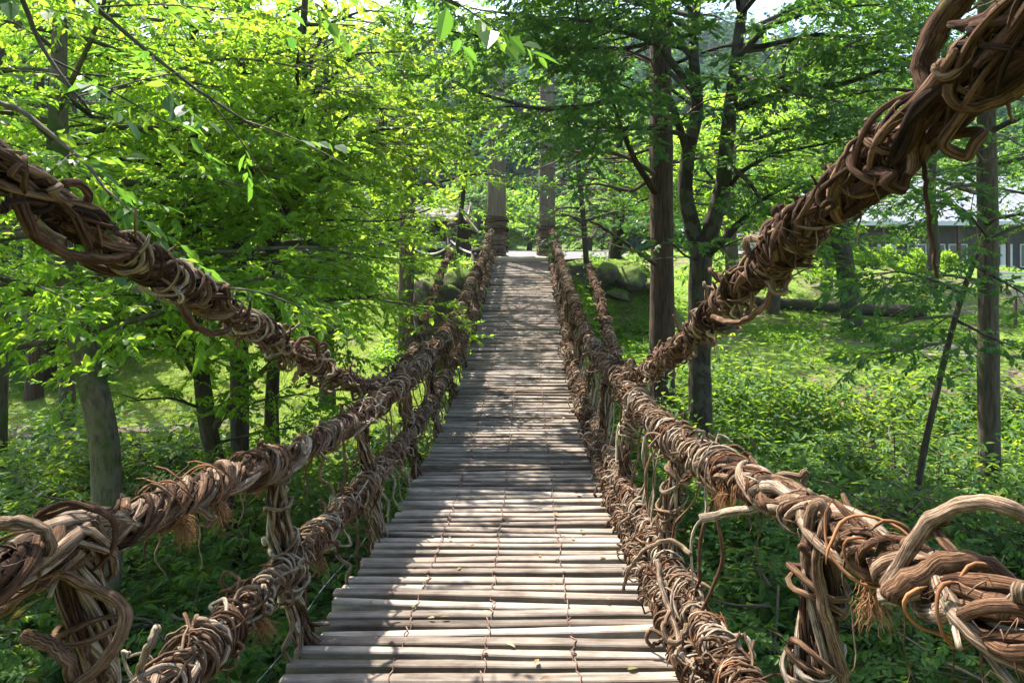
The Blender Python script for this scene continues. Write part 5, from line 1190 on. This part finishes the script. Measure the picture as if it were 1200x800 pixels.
# rounded clipped shrubs before the hall
def shrub(px, py, d, wpx, hpx, seed, label, leaf=LEAF_BRIGHT):
    hpx *= .72; wpx *= .85; c = at(px, py, d); r = np.random.default_rng(seed); n = 2600; x = c[0]; z0 = gz(c[0], d)
    root = tag(empty('shrub', (x, d, z0)), label, 'shrub', 'clipped shrubs in front of the hall')
    sx_, sz = wpx/2/F*d, max(hpx/F*d/2, .3)
    u = unit(r.normal(0, 1, (n, 3))); u[:, 2] = np.abs(u[:, 2])*1.0-.12; lump = 1+.16*np.sin(u[:, 0]*6+seed)*np.sin(u[:, 1]*5)+.1*np.sin(u[:, 2]*9+seed)
    rad = r.uniform(.75, 1.05, n)*lump; P = np.array([x, d, z0])+u*rad[:, None]*np.array([sx_, sx_*.9, sz*2])
    mb = MB(); L = r.uniform(.08, .16, n)
    leaf_faces(P, unit(u+r.normal(0, .6, (n, 3))), unit(u*.6+r.normal(0, .5, (n, 3))+np.array([0, 0, .6])), L, L*.5, np.clip(r.normal(.65, .2, n), 0, 1), mb, True); part(mb, 'foliage', leaf, root, False)
    mb = MB(); st = np.array([(np.array([x, d, z0-.1]), np.array([x+r.normal(0, .2), d+r.normal(0, .2), z0+sz*.7]), np.array([x+r.normal(0, sx_*.6), d+r.normal(0, sx_*.5), z0+sz*1.5])) for _ in range(9)]); mb.tubes(st, .02, 5, r.random(9)); part(mb, 'stem', BARK_DARK, root)
for a in ((957, 330, 37, 38, 44, 1, 'tallest round topped shrub left of the thick tree'), (937, 337, 35, 40, 30, 2, 'wide pale green shrub lowest in front of the grey wing'), (975, 340, 34, 36, 30, 3, 'dense shrub touching the thick tree trunk in view'), (1012, 336, 36, 34, 30, 4, 'yellow green shrub right of the thick tree'), (1040, 332, 36, 30, 32, 5, 'shrub below the broad white door'), (1075, 340, 34, 44, 34, 6, 'broad bright shrub behind the mossy steps'), (1110, 336, 36, 30, 28, 7, 'shrub behind the thin leaning sapling'), (905, 342, 33, 40, 26, 8, 'low spreading shrub behind the hanging loop of the cable')):
    shrub(*a)
# fallen log
P = np.array([at(880, 348, 28), at(930, 350, 27.5), at(985, 354, 27), at(1040, 361, 26.6), at(1085, 368, 26.2)]); P[:, 2] = [gz(a[0], a[1])+.22 for a in P]
mb = MB(); q = smooth_path(P, .15, .8); mb.tubes(q[None], np.linspace(.2, .26, len(q))[None], 12, np.array([.4])); tag(mb.build('fallen_log', BARK_DARK), 'long dark fallen log lying across the slope behind the thick tree', 'log')
# steps of split logs on the right bank
for i, (pa, pb, py, d) in enumerate(((1062, 1112, 386, 21.0), (1066, 1122, 393, 20.2), (1075, 1135, 401, 19.4), (1084, 1145, 410, 18.7))):
    a = at(pa, py, d); b = at(pb, py, d); z = gz((a[0]+b[0])/2, d)+.07
    mb = MB(); xs = np.linspace(a[0], b[0], 9); mb.tubes(np.stack([xs, d+.05*np.sin(xs*2), z+.015*np.sin(xs*3)], 1)[None], .085, 9, np.array([.5]))
    tag(mb.build('log_step', PALELOG), ('topmost log step on the right bank', 'second log step from the top on the right bank', 'third log step from the top on the right bank', 'lowest log step on the right bank')[i], 'step', 'log steps on the right bank')
# signpost at the right edge
a = at(1190, 372, 24); root = tag(empty('signpost', (a[0], a[1], gz(a[0], a[1]))), 'small brown wooden board on a dark post at the right edge', 'sign')
z0 = gz(a[0], a[1]); mb = MB(); mb.box((a[0]-.04, a[1]-.04, z0-.2), (a[0]+.04, a[1]+.04, EYE-(340-CY)/F*24), .5); part(mb, 'post', DARKWOOD, root, False)
mb = MB(); mb.box((a[0]-.22, a[1]-.07, EYE-(347-CY)/F*24), (a[0]+.22, a[1]-.042, EYE-(338-CY)/F*24), .5, bev=.008); part(mb, 'board', PALELOG, root, False)
# slatted white bench beyond it
def bench():
    d = 30; xa, xb = (1178-CX)/F*d, (1225-CX)/F*d; z0 = gz(xa, d); root = tag(empty('bench', ((xa+xb)/2, d, z0)), 'pale slatted bench behind the signpost', 'bench'); W2 = plain('pale_slat', (.5, .5, .48), (.6, .6, .58), 5, .7, .1)
    mb = MB()
    for k in range(3): mb.box((xa, d+k*.13, z0+.42), (xb, d+.1+k*.13, z0+.46), .5)
    part(mb, 'seat', W2, root, False); mb = MB()
    for k in range(3): mb.box((xa, d+.4, z0+.56+k*.14), (xb, d+.44, z0+.66+k*.14), .5)
    part(mb, 'backrest', W2, root, False)
    for x in (xa+.1, xb-.18):
        mb = MB(); mb.box((x, d+.05, z0-.1), (x+.08, d+.12, z0+.417), .5); mb.box((x, d+.442, z0-.1), (x+.08, d+.5, z0+.95), .5); part(mb, 'leg', DARKWOOD, root, False)
bench()
# ------------------------------------------------------------------ air
m, t, out = mat('air')
pv = t.nodes.new('ShaderNodeVolumePrincipled'); pv.inputs['Color'].default_value = (.72, .86, 1.0, 1); pv.inputs['Density'].default_value = .00024; pv.inputs['Anisotropy'].default_value = .35
t.links.new(pv.outputs[0], out.inputs['Volume'])
mb = MB(); mb.box((-915, -715, float(GZ.min())-1), (915, 1015, float(GZ.max())+24), .5)
tag(mb.build('haze', m, smooth=False), 'thin bluish summer haze in the air', None, None, 'stuff')
